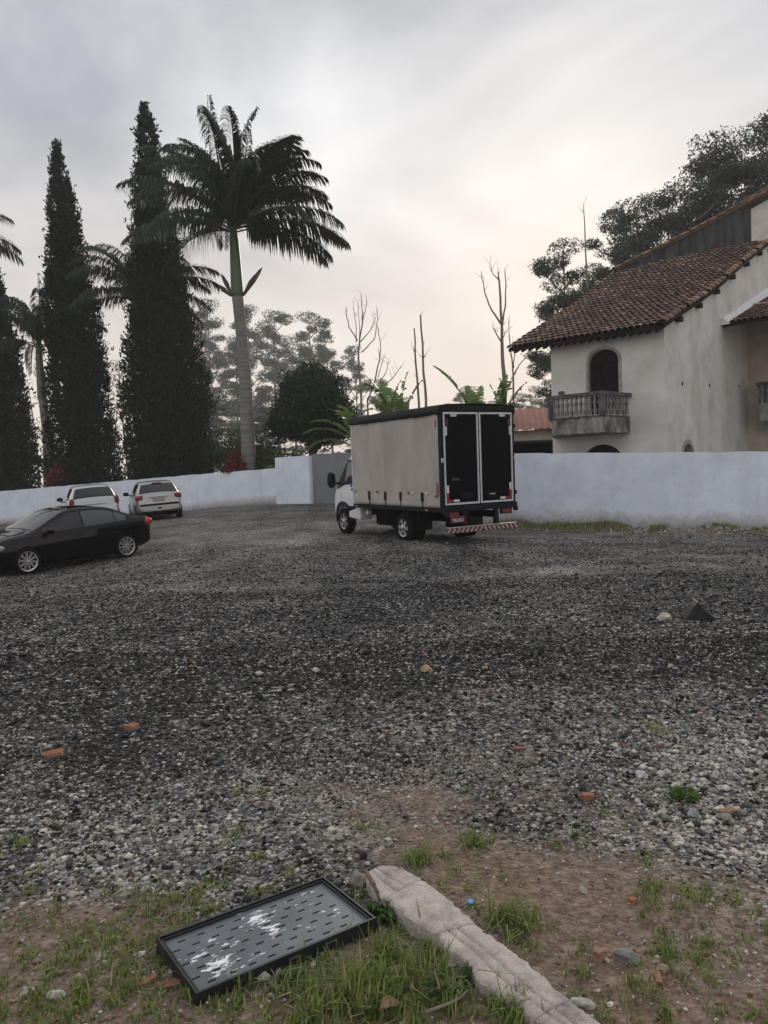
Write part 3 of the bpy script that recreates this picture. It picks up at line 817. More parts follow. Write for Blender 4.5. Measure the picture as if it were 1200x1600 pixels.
fs.build('flashing', MAT['white_trim'], porch)

def baluster_mesh(h):
    prof = [(.07, 0), (.07, .05), (.035, .08), (.05, .13), (.062, .20), (.05, .27), (.032, .33), (.045, .36), (.032, .39), (.05, .45), (.06, .52), (.045, .60), (.03, .68), (.06, .72), (.06, .78)]
    mb = MB(); mb.lathe([(r * 1.1, z * h / .78) for r, z in prof], 10)
    return mb.mesh('baluster', MAT['moldy'], smooth=True)
def balcony(parent, pts, zs0, zs1, ztop, wallpts, n_by_run):
    """pts: outline of the free edge in plan; slab zs0..zs1, rail top ztop"""
    bal = thing('balcony', None, None); bal.parent = parent
    sl = MB(); poly = list(pts) + list(wallpts)
    sl.prism(poly, zs0, zs1, 'z'); sl.build('slab', MAT['moldy'], bal, bevel=.03)
    rl = MB(); bm_ = baluster_mesh(ztop - .12 - zs1)
    for (a, b_), n in zip(zip(pts[:-1], pts[1:]), n_by_run):
        A, B = Vector((*a, 0)), Vector((*b_, 0)); d = (B - A); ang = math.atan2(d.y, d.x); c = (A + B) / 2
        nn = Vector((-d.y, d.x, 0)).normalized() * .0
        r_ = MB(); r_.box((c.x, c.y, ztop - .06), (d.length + .16, .19, .12), (0, 0, ang)); r_.build('coping', MAT['rail_mold'], bal, bevel=.015)
        for i in range(n):
            p = A + d * ((i + .5) / n)
            o = link('baluster', bm_, bal); o.location = (p.x, p.y, zs1)
            o.rotation_euler = (0, 0, random.uniform(0, 3))
    return bal
bal = balcony(villa, [(-3.98, -.1), (-3.28, -1.52), (-1.48, -1.52), (-1.20, -.1)], 3.13, 3.68, 4.46, [(-1.18, -.002), (-4.0, -.002)], (5, 11, 8))
for (x, y) in ((-3.28, -1.52), (-1.48, -1.52)):
    MB().box((x, y, 4.02), (.17, .17, .70)).build('corner_post', MAT['rail_mold'], bal, bevel=.01)
MB().box((-2.9, -1.52, 4.52), (.16, .18, .13)).build('coping_block', MAT['rail_mold'], bal, bevel=.01)
balcony(villa, [(.75, 9.55), (.75, 8.3), (4.6, 8.3)], 3.72, 4.45, 5.28, [(4.6, 9.59), (.76, 9.59)], (5, 16))

# ------------------------------------------------------------------ low outbuilding
ob = thing('outbuilding', 'low cream outbuilding with salmon tiled roof between truck and villa', 'building', (2.2, 31.0, 0), R(-9))
MB().box((2.2, 1.6, 3.42), (5.4, 3.0, .36)).build('wall', MAT['plaster_warm'], ob)
for x in (-.4, 4.8): MB().box((x, 1.6, 1.55), (.2, 3.0, 3.4)).build('pier', MAT['plaster_warm'], ob)
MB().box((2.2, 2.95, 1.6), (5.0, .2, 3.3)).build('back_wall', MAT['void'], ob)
rt = MB(); rows = []
for r_ in range(9):
    row = []; tt = r_ / 8
    for i in range(96):
        x = -.8 + 6.0 * i / 95
        row.append((x, -.25 + 2.6 * tt, 3.66 + 1.02 * tt + .045 * abs(math.sin(i * math.pi / 4)) - .03 * ((r_ * .5) % 1)))
    rows.append(row)
rt.grid(rows); rto = rt.build('roof_sheet', MAT['red_sheet'], ob); m = rto.modifiers.new('t', 'SOLIDIFY'); m.thickness = .03; m.offset = -1
MB().box((2.2, -.2, 3.59), (6.0, .05, .06)).build('fascia', material('reddish_fascia', (.16, .06, .045), .8), ob)
# ================================================================== vegetation
def rand_unit(n):
    v = rng.normal(size=(n, 3)); return v / np.linalg.norm(v, axis=1, keepdims=True)
def leaf_quads(P, N_, size, C, aspect=.5, fold=True):
    """one pointed leaf per point, lying along a random direction in the plane normal to N_"""
    n = len(P); t = np.cross(N_, rand_unit(n)); t /= np.linalg.norm(t, axis=1, keepdims=True) + 1e-9
    s = np.cross(N_, t); L_ = size[:, None]; W = L_ * aspect
    V = np.stack([P - t * L_ * .5, P + s * W * .5, P + t * L_ * .5, P - s * W * .5], 1)
    F = np.arange(n * 4).reshape(n, 4)
    return V.reshape(-1, 3), F, np.repeat(C, 4, 0)
def leafy(n, base, spread=.35, warm=None):
    g = rng.uniform(1 - spread, 1 + spread, n)[:, None] * np.array([base])
    g[:, 0] *= rng.uniform(.85, 1.2, n)
    return g

# ------------------------------------------------------------------ cypresses
def cypress(label, base, top, prof, seed):
    """prof: list of (fraction of height, radius)"""
    base = Vector(base); top = Vector(top); h = (top - base).length
    root = thing('cypress', label, 'tree', base)
    ax = (top - base) / h; e = ax.to_track_quat('Z', 'Y').to_matrix()
    fr = np.array([p[0] for p in prof]); rr = np.array([p[1] for p in prof])
    r_at = lambda f: np.interp(f, fr, rr)
    m = int(95 * h * rr.mean()); f0 = rng.random(m * 3); k = rng.random(m * 3) < (r_at(f0) + .12) / (rr.max() + .12); f0 = f0[k][:m]; m = len(f0)
    a0 = rng.uniform(0, 2 * np.pi, m)
    lump = .62 + .40 * vnoise(a0 * 2.2 + seed * 5, f0 * h * .9, 1.0, seed) + rng.uniform(-.2, .26, m)
    rad0 = r_at(f0) * lump * np.where(rng.random(m) < .8, 1.0, rng.uniform(.35, 1, m))
    cr = (.12 + .22 * rng.random(m)) * (.45 + .55 * np.minimum(1, r_at(f0)))
    q = 12; n = m * q
    f = np.repeat(f0, q) + rng.normal(0, 1, n) * np.repeat(cr, q) * 1.2 / h; a = np.repeat(a0, q)
    f = np.clip(f, 0, 1.0)
    ofs = rng.normal(0, .62, (n, 3)) * np.repeat(cr, q)[:, None]
    rad = np.repeat(rad0, q)
    k = 3
    P = np.stack([rad * np.cos(a), rad * np.sin(a), f * h], -1) + ofs
    P = np.repeat(P, k, 0) + rng.normal(0, .04, (n * k, 3))
    out_ = np.repeat(np.stack([np.cos(a), np.sin(a), np.zeros(n)], -1), k, 0)
    d = out_ * rng.uniform(.1, .8, (n * k, 1)) + np.array([0, 0, 1.]) * rng.uniform(.5, 1.1, (n * k, 1)) + rng.normal(0, .35, (n * k, 3))
    d /= np.linalg.norm(d, axis=1, keepdims=True)
    s = np.cross(d, rand_unit(n * k)); s /= np.linalg.norm(s, axis=1, keepdims=True)
    L_ = rng.uniform(.10, .24, (n * k, 1)); W = L_ * .36
    V = np.stack([P - s * W * .4, P + s * W * .4, P + d * L_ * .6 + s * W * .5, P + d * L_, P + d * L_ * .6 - s * W * .5], 1).reshape(-1, 3)
    F5 = np.arange(n * k * 5).reshape(-1, 5)
    C = leafy(n * k, (.019, .030, .016), .55); br_ = rng.random(n * k) < .06; C[br_] = C[br_] * np.array([2.2, 1.3, 1.0]); C = np.repeat(C, 5, 0)
    E = np.array(e); V = V @ E.T
    link('crown', np_mesh('crown', V, F5, MAT['conifer'], {'Col': C}), root)
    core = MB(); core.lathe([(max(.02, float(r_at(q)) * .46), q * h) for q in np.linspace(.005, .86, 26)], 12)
    co = core.build('shaded_core', material('conifer_inner_shade', (.012, .016, .011), .95, var=.4, vscale=4, spec=.03), root)  # solid core blocks sky through the crown, darker colour painting its inner shade
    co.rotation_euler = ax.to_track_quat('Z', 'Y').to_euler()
    t_ = MB(); t_.tube([(0, 0, -.8), tuple(ax * h * .2)], [.28, .2], 8); t_.build('trunk', MAT['bark'], root)
    return root
cypress('tallest cypress, slender dark cone right beside the big royal palm', at(270, 772, 43.2), at(225, 163, 43.2), [(0, 2.1), (.1, 2.25), (.3, 2.05), (.5, 1.6), (.68, 1.02), (.85, .6), (.95, .3), (1, .03)], 1)
cypress('dark cypress with ragged thin tip behind the white hatchback', at(137, 782, 46), at(88, 224, 46), [(0, 1.95), (.1, 1.9), (.3, 1.65), (.5, 1.38), (.68, .98), (.82, .68), (.91, .38), (.95, .2), (1, .05)], 2)
cypress('dark cypress cut off by the wall end, lower than the other two', at(-3, 795, 49), at(-12, 405, 49), [(0, 2.1), (.15, 2.2), (.4, 1.9), (.62, 1.35), (.8, .8), (.93, .35), (1, .04)], 3)

# ------------------------------------------------------------------ palms
PALM = attr_material('palm_leaflet', .5, translucent=.12, spec=.12)
RACHIS = material('palm_rachis', (.10, .11, .045), .6, var=.3, vscale=3)
def frond_mesh(length, e0, bend, n_leaf=62, leaflet=.85, droop=.75, colr=(.026, .040, .022), seed=0):
    r = np.random.default_rng(seed)
    m = 26; ds = length / m; p = np.zeros(3); pts = [p.copy()]; el = e0; els = [el]
    for i in range(m):
        u = (i + .5) / m; el = e0 - bend * u ** 1.4
        p = p + ds * np.array([0, math.cos(el), math.sin(el)]); pts.append(p.copy()); els.append(el)
    pts = np.array(pts); u_all = np.linspace(0, 1, m + 1)
    V = []; F = []; C = []
    for i in range(n_leaf):
        u = .13 + .87 * (i + .5) / n_leaf
        b = np.array([np.interp(u, u_all, pts[:, j]) for j in range(3)]); el = np.interp(u, u_all, els)
        fw = np.array([0, math.cos(el), math.sin(el)]); up = np.array([0, -math.sin(el), math.cos(el)])
        L_ = leaflet * (math.sin(math.pi * min(1, .16 + .80 * u)) ** .6) * r.uniform(.7, 1.12)
        for sd in (-1, 1):
            if r.random() < .07: continue
            for tier in range(2):
                lift = r.uniform(-.35, 1.0)
                d = np.array([sd, 0, 0]) * .80 + fw * (.35 + .5 * u) + up * lift * .55; d /= np.linalg.norm(d)
                q0 = b; q1 = b + d * L_ * .38 + np.array([0, 0, -.05 * droop]); q2 = q1 + (d * .45 + np.array([0, 0, -droop])) * L_ * .36; q3 = q2 + (d * .15 + np.array([0, 0, -droop * 1.25])) * L_ * .32
                wv = np.cross(d, [0, 0, 1.0]); wv = wv / (np.linalg.norm(wv) + 1e-6) * .5 + fw * .5
                w = .033 * r.uniform(.8, 1.25)
                k = len(V); V += [q0 - wv * w * .6, q0 + wv * w * .6, q1 - wv * w, q1 + wv * w, q2 - wv * w * .8, q2 + wv * w * .8, q3 - wv * w * .15, q3 + wv * w * .15]
                F += [(k, k + 1, k + 3, k + 2), (k + 2, k + 3, k + 5, k + 4), (k + 4, k + 5, k + 7, k + 6)]
                c = np.array(colr) * r.uniform(.65, 1.4); C += [c] * 8
                if tier == 0 and r.random() < .35: break
    rp = []
    for i in range(m + 1):
        w = .06 * (1 - u_all[i]) + .008; k = len(V)
        V += [pts[i] + np.array([-w, 0, 0]), pts[i] + np.array([w, 0, 0]), pts[i] + np.array([0, 0, -w])]; C += [np.array((.07, .085, .035))] * 3
        if i:
            j = k - 3; F += [(j, j + 1, k + 1, k), (j + 1, j + 2, k + 2, k + 1), (j + 2, j, k, k + 2)]
    return np_mesh('frond', np.array(V), np.array(F), PALM, {'Col': np.array(C)})

def palm(name, label, base, neck, r_base, r_neck, fronds, shaft=2.4, spathes=(), spear=True, shaft_col=(.075, .12, .05)):
    """neck: where the trunk ends and the green crownshaft begins; fronds: (azimuth deg, tilt deg, mesh, roll)"""
    base, neck = Vector(base), Vector(neck)
    root = thing(name, label, 'palm', base)
    tk = MB(); pts = []; rad = []; n = 40
    for i in range(n + 1):
        u = i / n; p = (neck - base) * u
        bow = .14 * math.sin(math.pi * u)
        pts.append((p.x + bow, p.y, p.z)); rad.append(r_base + (r_neck - r_base) * u + .012 * (i % 2) + .02 * math.sin(u * 6))
    tk.tube(pts, rad, 14); tk.build('trunk', PALM_BARK, root, smooth=True)
    ax = (neck - base).normalized(); s0 = neck - base; s1 = s0 + ax * shaft
    cs = MB(); cs.tube([s0 - ax * .05, s0 + ax * .15, s0 + ax * shaft * .45, s0 + ax * shaft * .8, s1], [r_neck * .98, r_neck * 1.12, r_neck * .98, r_neck * .8, r_neck * .55], 14)
    cs.build('crownshaft', material('crownshaft', shaft_col, .5, var=.35, vscale=2, stretch=(3, 3, .5)), root, smooth=True)
    for (az, tilt, me, roll) in fronds:
        o = link('frond', me, root)
        o.location = s1 - ax * random.uniform(.0, .35)
        o.rotation_euler = (R(tilt + random.uniform(-7, 7)), R(roll + random.uniform(-14, 14)), R(az + random.uniform(-9, 9))); o.scale = (1, random.uniform(.84, 1.03), 1)
    for (az, el, L_) in spathes:
        d = Vector((math.cos(R(az)) * math.cos(R(el)), math.sin(R(az)) * math.cos(R(el)), math.sin(R(el))))
        a = s0 + Vector((math.cos(R(az)), math.sin(R(az)), 0)) * r_neck
        sp_ = MB(); sp_.tube([a + d * 0, a + d * L_ * .2 + Vector((0, 0, -.04)), a + d * L_ * .55, a + d * L_ * .85, a + d * L_], [.05, .06, .12, .08, .008], 8)
        sp_.build('spathe', material('spathe', (.085, .06, .045), .7, var=.3), root, smooth=True)
    return root
PALM_BARK = material('palm_bark', (.23, .215, .20), .9, var=1, vscale=1.2, vcol=(.12, .11, .10), bump=.4, bscale=10, stretch=(.6, .6, 9))
FM = [frond_mesh(6.0, R(66), R(100), 104, 1.15, .85, seed=1), frond_mesh(6.0, R(40), R(80), 104, 1.2, .9, seed=2), frond_mesh(5.9, R(18), R(62), 100, 1.25, 1.0, seed=3), frond_mesh(6.0, R(84), R(42), 84, .9, .6, seed=4), frond_mesh(6.1, R(50), R(75), 104, 1.15, .85, seed=5)]
# azimuth 0 = frond leaning away from the camera (+Y); 90 = towards -X (left)
big = [(-84, -2, FM[2], 4), (-72, 4, FM[2], -6), (-95, 14, FM[1], 0), (-60, 18, FM[1], 6), (-110, 2, FM[2], 3), (84, 6, FM[1], 0), (100, 0, FM[2], 5), (66, 10, FM[2], -5), (75, 14, FM[4], 0), (110, 20, FM[4], 4),
       (-70, 24, FM[4], 0), (150, 6, FM[1], 0), (-150, 8, FM[1], 0), (180, 18, FM[4], 0), (20, 8, FM[1], 0), (-25, 12, FM[4], 0), (40, 20, FM[0], 0), (-40, 22, FM[0], 0), (130, 24, FM[0], 0), (-125, 25, FM[0], 0), (88, 30, FM[0], 0), (-92, 32, FM[0], 0), (10, 10, FM[3], 0), (200, 5, FM[3], 0), (55, 0, FM[2], 0), (-135, -4, FM[2], 0), (140, -4, FM[2], 0), (-80, 8, FM[1], 14), (-66, -6, FM[2], -10), (92, 22, FM[4], -12), (70, 26, FM[0], 8), (-100, 20, FM[4], 10), (120, 10, FM[1], 10), (-20, 26, FM[0], 0), (165, 26, FM[0], 0), (80, 34, FM[4], 6), (-75, 38, FM[4], -6), (120, 40, FM[4], 0), (-110, 42, FM[1], 0), (60, 44, FM[1], 8), (95, 46, FM[1], -8), (0, 30, FM[4], 0), (180, 34, FM[1], 0), (-85, 18, FM[4], 12), (-78, -4, FM[2], 8), (85, 8, FM[3], 0), (-88, 10, FM[3], 0), (-60, 4, FM[0], 0), (60, 6, FM[0], 0), (-90, 14, FM[0], 0), (100, 16, FM[0], 0)]
palm('royal_palm', 'tall royal palm with grey ringed trunk and full drooping crown', at(389, 775, 37.6), at(371, 462, 37.6), .33, .27, big, 3.3, spathes=((150, 60, 1.4), (10, 55, 1.7), (-20, 48, 1.3), (170, 40, .9)))
SM = [frond_mesh(5.3, R(62), R(105), 84, 1.1, .85, seed=11), frond_mesh(5.4, R(34), R(80), 84, 1.15, .9, seed=12), frond_mesh(5.0, R(10), R(65), 80, 1.1, .95, seed=13), frond_mesh(4.6, R(82), R(25), 44, .45, .4, seed=14)]
def ring(k, seed, low=True):
    r = random.Random(seed); o = []
    for i in range(k):
        az = i * 137.5 + r.uniform(-15, 15); j = (0, 1, 2)[i % 3] if low else (0, 1)[i % 2]
        o.append((az, r.uniform(-4, 16), SM[j], r.uniform(-6, 6)))
    o.append((r.uniform(0, 360), 6, SM[3], 0))
    return o
palm('royal_palm', 'younger royal palm whose crown shows between the two tall cypresses', at(228, 785, 46.5), at(219, 520, 46.5), .28, .23, ring(18, 3) + [(-88, 12, SM[1], 0), (-84, 22, SM[1], 0), (92, 14, SM[1], 0), (80, 24, SM[0], 0)], 2.2)
palm('royal_palm', 'short royal palm with green shaft between the two leftmost cypresses', at(78, 785, 46.0), at(66, 622, 46.0), .36, .24, ring(15, 5), 3.3, shaft_col=(.13, .18, .06))
palm('royal_palm', 'royal palm at the wall end with a single frond tip reaching in', at(-75, 795, 50), at(-80, 440, 50), .32, .26, ring(16, 7) + [(-90, 10, SM[1], 0), (-96, 24, SM[0], 0)], 2.6)

# ------------------------------------------------------------------ broadleaf crowns
def clump_crown(clumps, n_per, size, base, aspect=.5, flat=.8, spread=.4):
    V, F, C, o = [], [], [], 0
    for (c, r) in clumps:
        n = int(n_per * max(.4, r ** 2)); d = rand_unit(n)
        rad = r * rng.uniform(.45, 1.06, n) ** .6
        lum = .6 + .8 * vnoise(d[:, 0] * 2.2 + c[0], d[:, 1] * 2.2 + d[:, 2] * 3 + c[2], 1.0, 4)
        P = np.array(c) + d * (rad * lum)[:, None] * np.array([1, 1, flat])
        nn = d + rng.normal(0, .7, (n, 3)); nn /= np.linalg.norm(nn, axis=1, keepdims=True)
        v, f, cc = leaf_quads(P, nn, rng.uniform(.6, 1.3, n) * size, leafy(n, np.array(base) * random.uniform(.75, 1.25), spread), aspect)
        V.append(v); F.append(f + o); C.append(cc); o += len(v)
    return np.concatenate(V), np.concatenate(F), np.concatenate(C)

def eucalyptus_parts(seed, h=28, n_limb=21, crown0=.30, spread=.17, dens=270, leaf=.27, colr=(.066, .080, .058)):
    r = random.Random(seed)
    tr = MB(); pts = []; rad = []
    lean = Vector((r.uniform(-.05, .05), r.uniform(-.05, .05), 0)); wob = [r.uniform(0, 6) for _ in range(2)]
    def axis(u): return Vector((lean.x * u * h + .25 * math.sin(u * 5 + wob[0]), lean.y * u * h + .25 * math.sin(u * 4 + wob[1]), u * h * .95))
    for i in range(14):
        u = i / 13; pts.append(axis(u)); rad.append(.30 * (1 - .86 * u) * h / 28)
    pts[0].z = -1.5
    tr.tube(pts, rad, 7)
    clumps = []
    for i in range(n_limb):
        u = crown0 + (1 - crown0) * ((i + r.random() * .6) / n_limb)
        a = i * 2.4 + r.uniform(-.5, .5); ln = h * spread * (1.15 - .62 * (u - crown0) / (1 - crown0)) * r.uniform(.45, 1.15)
        p0 = axis(u * .93); d = Vector((math.cos(a), math.sin(a), r.uniform(.45, .95))).normalized()
        p1 = p0 + d * ln * .5; p2 = p1 + (d + Vector((0, 0, .35))).normalized() * ln * .55
        tr.tube([p0, p1, p2], [.09 * h / 28, .06 * h / 28, .025], 5)
        clumps.append((tuple(p2), r.uniform(.036, .064) * h * (.75 + .4 * (1 - u))))
        for k in range(r.choice((2, 3, 4))):
            q = p1.lerp(p2, r.uniform(.2, 1)) + Vector((r.uniform(-1, 1), r.uniform(-1, 1), r.uniform(-.5, .6))) * ln * .36
            tr.tube([p1.lerp(p2, .3), q], [.04, .015], 4)
            clumps.append((tuple(q), r.uniform(.026, .046) * h * .8))
    clumps.append((tuple(axis(1.0)), .06 * h))
    V, F, C = clump_crown(clumps, dens, leaf, colr, .42, .55)
    return tr.mesh('trunk', MAT['euca_bark'], smooth=True), np_mesh('crown', V, F, MAT['leaf'], {'Col': C})
EU = [eucalyptus_parts(s) for s in (31, 32, 33, 34)]
EU_THIN = [eucalyptus_parts(s, 26, 11, .3, .2, 30, .30, (.09, .10, .07)) for s in (41, 42)]
def euc(label, group, px, ytop, Y, variant, az, wide=1.0, zbase=0.0, src=None):
    tm, cm = (src or EU)[variant]
    top = at(px, ytop, Y); h = 28 if src is None else 26
    sc = (top.z - zbase) / (h * 1.0)
    t_ = thing('eucalyptus', label, 'tree', (top.x, Y, zbase), R(az), group)
    t_.scale = (sc * wide, sc * wide, sc)
    link('trunk', tm, t_); link('crown', cm, t_)
GB = 'eucalyptus stand behind the villa'; LB = 'tall dark eucalyptus in the stand rising behind the villa roof'
for i, (px, yt, Y, w, az, lab) in enumerate([(888, 372, 58, 1.0, 20, 'eucalyptus beside the thin leafless spire, open sky to one side'), (862, 425, 52, .95, 200, 'lowest small-crowned eucalyptus just above the villa eave'), (962, 322, 60, .95, 80, LB), (1010, 320, 66, 1.0, 150, LB), (1075, 258, 62, 1.05, 210, LB),
        (1150, 190, 64, 1.1, 290, LB), (1215, 165, 60, 1.1, 30, 'tallest and broadest eucalyptus, right above the stained gable'), (1120, 255, 72, 1.0, 60, LB), (1240, 220, 52, 1.0, 100, LB), (935, 400, 70, .9, 250, LB), (990, 300, 64, 1.0, 330, LB), (1045, 285, 68, 1.0, 10, LB), (1100, 222, 66, 1.05, 120, LB), (1185, 172, 68, 1.15, 190, LB)]):
    euc(lab, GB if lab == LB else None, px, yt, Y, i % 4, az, w)
GL = 'far hazy eucalyptus stand'; LL = 'hazy grey eucalyptus in the far stand behind the round dark tree'
for i, (px, yt, Y, w, az) in enumerate([(335, 462, 112, .9, 0), (385, 470, 105, .95, 70), (430, 480, 118, 1.0, 140), (475, 478, 108, 1.0, 210), (515, 515, 112, .95, 280), (552, 535, 104, .9, 30), (595, 588, 110, .8, 100), (300, 505, 120, .9, 160), (620, 620, 112, .7, 10), (455, 520, 128, 1.0, 300), (365, 520, 125, 1.0, 250)]):
    euc(LL, GL, px, yt, Y * 1.75, (i + 1) % 4, az, w)
for i, (px, yt, Y, w) in enumerate([(738, 600, 140, .9), (805, 612, 120, 1.0), (838, 600, 105, .9), (700, 628, 150, .9), (780, 622, 135, 1)]):
    euc('small faint tree on the far skyline above the truck roof', 'faint far skyline trees', px, yt, Y * 1.9, i % 4, i * 70, w * 1.3, zbase=-2)
for i, (px, yt, Y, w) in enumerate([(318, 640, 100, 2.2), (345, 625, 115, 2.2), (405, 630, 105, 2.0), (440, 640, 120, 2.4), (540, 640, 110, 2.2), (585, 650, 100, 2.2)]):
    euc('low hazy tree in the scrub under the far stand', 'low scrub trees under the far stand', px, yt, Y, i % 4, i * 50, w)
for i, (px, yt, Y) in enumerate([(192, 560, 75), (170, 600, 90), (232, 590, 82), (55, 585, 85), (20, 600, 95)]):
    euc('thin pale tree with sparse foliage glimpsed between the cypresses', 'sparse trees behind the cypresses', px, yt, Y, i % 2, i * 80, 1.1, 0, EU_THIN)

def bushy(name, label, cat, base, clumps, dens, leaf, colr, trunk_r=.12, aspect=.5, group=None, spread=.4):
    root = thing(name, label, cat, base, 0, group)
    V, F, C = clump_crown(clumps, dens, leaf, colr, aspect, .95, spread)
    link('crown', np_mesh('crown', V, F, MAT['leaf'], {'Col': C}), root)
    tk = MB(); zc = min(c[0][2] for c in clumps)
    tk.tube([(0, 0, -.6), (.05, 0, zc * .6), (0, .05, zc + .4)], [trunk_r * 1.3, trunk_r, trunk_r * .7], 8)
    for (c, r) in clumps[1:5]: tk.tube([(0, 0, zc * .6), (c[0] * .5, c[1] * .5, (zc * .6 + c[2]) / 2 + .2), c], [trunk_r * .6, trunk_r * .45, .02], 6)
    tk.build('trunk', MAT['bark'], root)
    return root
b0 = at(490, 790, 38.5); c0 = at(488, 632, 38.5); b0.z = 1.0; hz = c0.z - b0.z
cl = [((0, 0, hz), 1.75)]
for a in range(9): cl.append(((1.25 * math.cos(a * .7), 1.25 * math.sin(a * .7), hz - .55 + .35 * math.sin(a * 2.1)), 1.05))
for a in range(5): cl.append(((.75 * math.cos(a * 1.26), .75 * math.sin(a * 1.26), hz + .75 + .15 * math.cos(a * 3)), .95))
cl += [((0, 0, hz + 1.5), .75), ((1.3, 0, hz - 1.0), .8), ((-1.4, 0, hz - .9), .85), ((.2, -.5, hz - 1.5), .9)]
bushy('round_tree', 'dense round dark green tree behind the grey gate', 'tree', b0, cl, 1250, .20, (.030, .048, .022), .16, .5)
for (px, py, Y, r, colr, lab) in ((395, 705, 40, 1.35, (.035, .055, .026), 'rounded green shrub at the foot of the big royal palm'), (425, 722, 38.2, .8, (.05, .085, .03), 'light green shrub beside the wall panel'), (350, 700, 43, 1.3, (.04, .06, .03), 'dull green shrub right of the tallest cypress')):
    c = at(px, py, Y); bz = float(gz(c.x, c.y))
    cl = [((0, 0, c.z - bz), r)] + [((r * .75 * math.cos(a), r * .75 * math.sin(a), c.z - bz - .3 * r + .2 * math.sin(3 * a)), r * .62) for a in np.arange(0, 6.2, 1.05)]
    bushy('shrub', lab, 'shrub', (c.x, Y, bz), cl, 520, .17, colr, .06)
for (px, py, Y, r, lab) in ((366, 722, 37.0, .42, 'red-leaved shrub at the palm foot above the wall'), (88, 742, 44.3, .5, 'dark red-leaved shrub by the short palm foot')):
    c = at(px, py, Y); bz = float(gz(c.x, c.y))
    cl = [((0, 0, c.z - bz), r), ((r * .6, .1, c.z - bz - .25), r * .7), ((-r * .6, 0, c.z - bz - .3), r * .7), ((.1, 0, c.z - bz + .35), r * .5)]
    bushy('red_shrub', lab, 'shrub', (c.x, Y, bz), cl, 420, .20, (.17, .035, .022), .04, .38, None, .5)

# ------------------------------------------------------------------ bananas
BAN = attr_material('banana_leaf', .4, translucent=.35)
def banana_leaf(L_=2.2, w=.34, e0=60, bend=70, rip=.4, seed=0, colr=(.11, .19, .05)):
    r = np.random.default_rng(seed); m = 22; p = np.zeros(3); pts = [p.copy()]; els = []
    for i in range(m):
        el = R(e0) - R(bend) * ((i + .5) / m) ** 1.3; els.append(el); p = p + L_ / m * np.array([0, math.cos(el), math.sin(el)]); pts.append(p.copy())
    V, F, C = [], [], []
    for i in range(3, m):
        u0, u1 = i / m, (i + 1) / m; el = els[i]; up = np.array([0, -math.sin(el), math.cos(el)])
        for sd in (-1, 1):
            f = lambda u: w * min(1, (u - .1) * 4.5) * math.sqrt(max(0, 1 - ((u - .45) / .56) ** 2)) if u > .1 else 0
            torn = r.random() < rip; tl_ = r.uniform(-.5, .1) if torn else -.06
            gap = .25 if torn else 0
            q = [pts[i], pts[i + 1]]
            o0 = pts[i] + (np.array([sd, 0, 0]) + up * (.22 + tl_)) * f(u0) + (pts[i + 1] - pts[i]) * gap
            o1 = pts[i + 1] + (np.array([sd, 0, 0]) + up * (.22 + tl_)) * f(min(u1, .995)) - (pts[i + 1] - pts[i]) * gap * .3
            k = len(V); V += [q[0], q[1], o1, o0]; F.append((k, k + 1, k + 2, k + 3)); c = np.array(colr) * r.uniform(.8, 1.25); C += [c] * 4
    for i in range(m + 1):
        ww = .035 * (1 - i / m) + .006; k = len(V); V += [pts[i] + np.array([-ww, 0, -.004]), pts[i] + np.array([ww, 0, -.004]), pts[i] + np.array([0, 0, -ww * 1.3])]; C += [np.array((.16, .2, .07))] * 3
        if i: j = k - 3; F += [(j, j + 1, k + 1, k), (j + 1, j + 2, k + 2, k + 1), (j + 2, j, k, k + 2)]
    return np_mesh('leaf', np.array(V), np.array(F), BAN, {'Col': np.array(C)})
BL = [banana_leaf(2.4, .36, 70, 35, .2, 1), banana_leaf(2.4, .36, 55, 75, .5, 2), banana_leaf(2.2, .34, 80, 25, .7, 3), banana_leaf(2.5, .36, 40, 80, .35, 4, (.16, .24, .11))]
def banana(label, base, h, leaves):
    root = thing('banana_plant', label, 'plant', base)
    MB().tube([(0, 0, -.3), (.03, 0, h * .5), (0, .02, h)], [.14, .11, .07], 10).build('stem', material('banana_stem', (.12, .13, .06), .7, var=.5, vscale=3), root, smooth=True)
    for (az, tilt, k, s) in leaves:
        o = link('leaf', BL[k], root); o.location = (0, 0, h - .15 * random.random()); o.rotation_euler = (R(tilt), 0, R(az)); o.scale = (s * 1.06,) * 3
def gbase(px, Y):
    p = at(px, 760, Y); return (p.x, Y, float(gz(p.x, Y)))
banana('banana plant with pale broad leaves spilling over the grey gate', gbase(560, 35), 2.6, [(88, 8, 3, 1.05), (75, -6, 3, 1.0), (100, 22, 3, 1.0), (60, 26, 1, 1), (-60, 20, 1, 1), (110, 42, 1, .9), (160, 15, 1, 1), (-120, 15, 3, 1)])
banana('banana plant with upright torn leaves behind the truck box front', gbase(612, 33), 3.55, [(80, 8, 0, .95), (-90, 5, 2, .85), (-75, 30, 2, .5), (20, 10, 0, .8), (97, 32, 1, .9), (150, 0, 1, .8)])
banana('banana plant with one tall ripped leaf behind the truck box', gbase(632, 34), 3.7, [(-78, 12, 2, 1.0), (-95, -6, 2, .9), (30, 0, 0, .8), (90, -6, 1, .8), (180, 6, 1, .8)])
banana('banana plant with long slanting leaf above the truck doors', gbase(746, 31), 3.6, [(84, 0, 0, 1.15), (-30, -4, 2, .7), (-90, 40, 2, .6), (180, 0, 1, .8), (20, 10, 0, .7)])
banana('banana plant with ripped comb-like leaves near the outbuilding roof', gbase(786, 31), 3.6, [(70, 20, 2, .75), (-80, 2, 2, .95), (-100, -14, 2, .8), (-60, 25, 0, .8), (90, 5, 2, .75), (200, 0, 1, .7)])
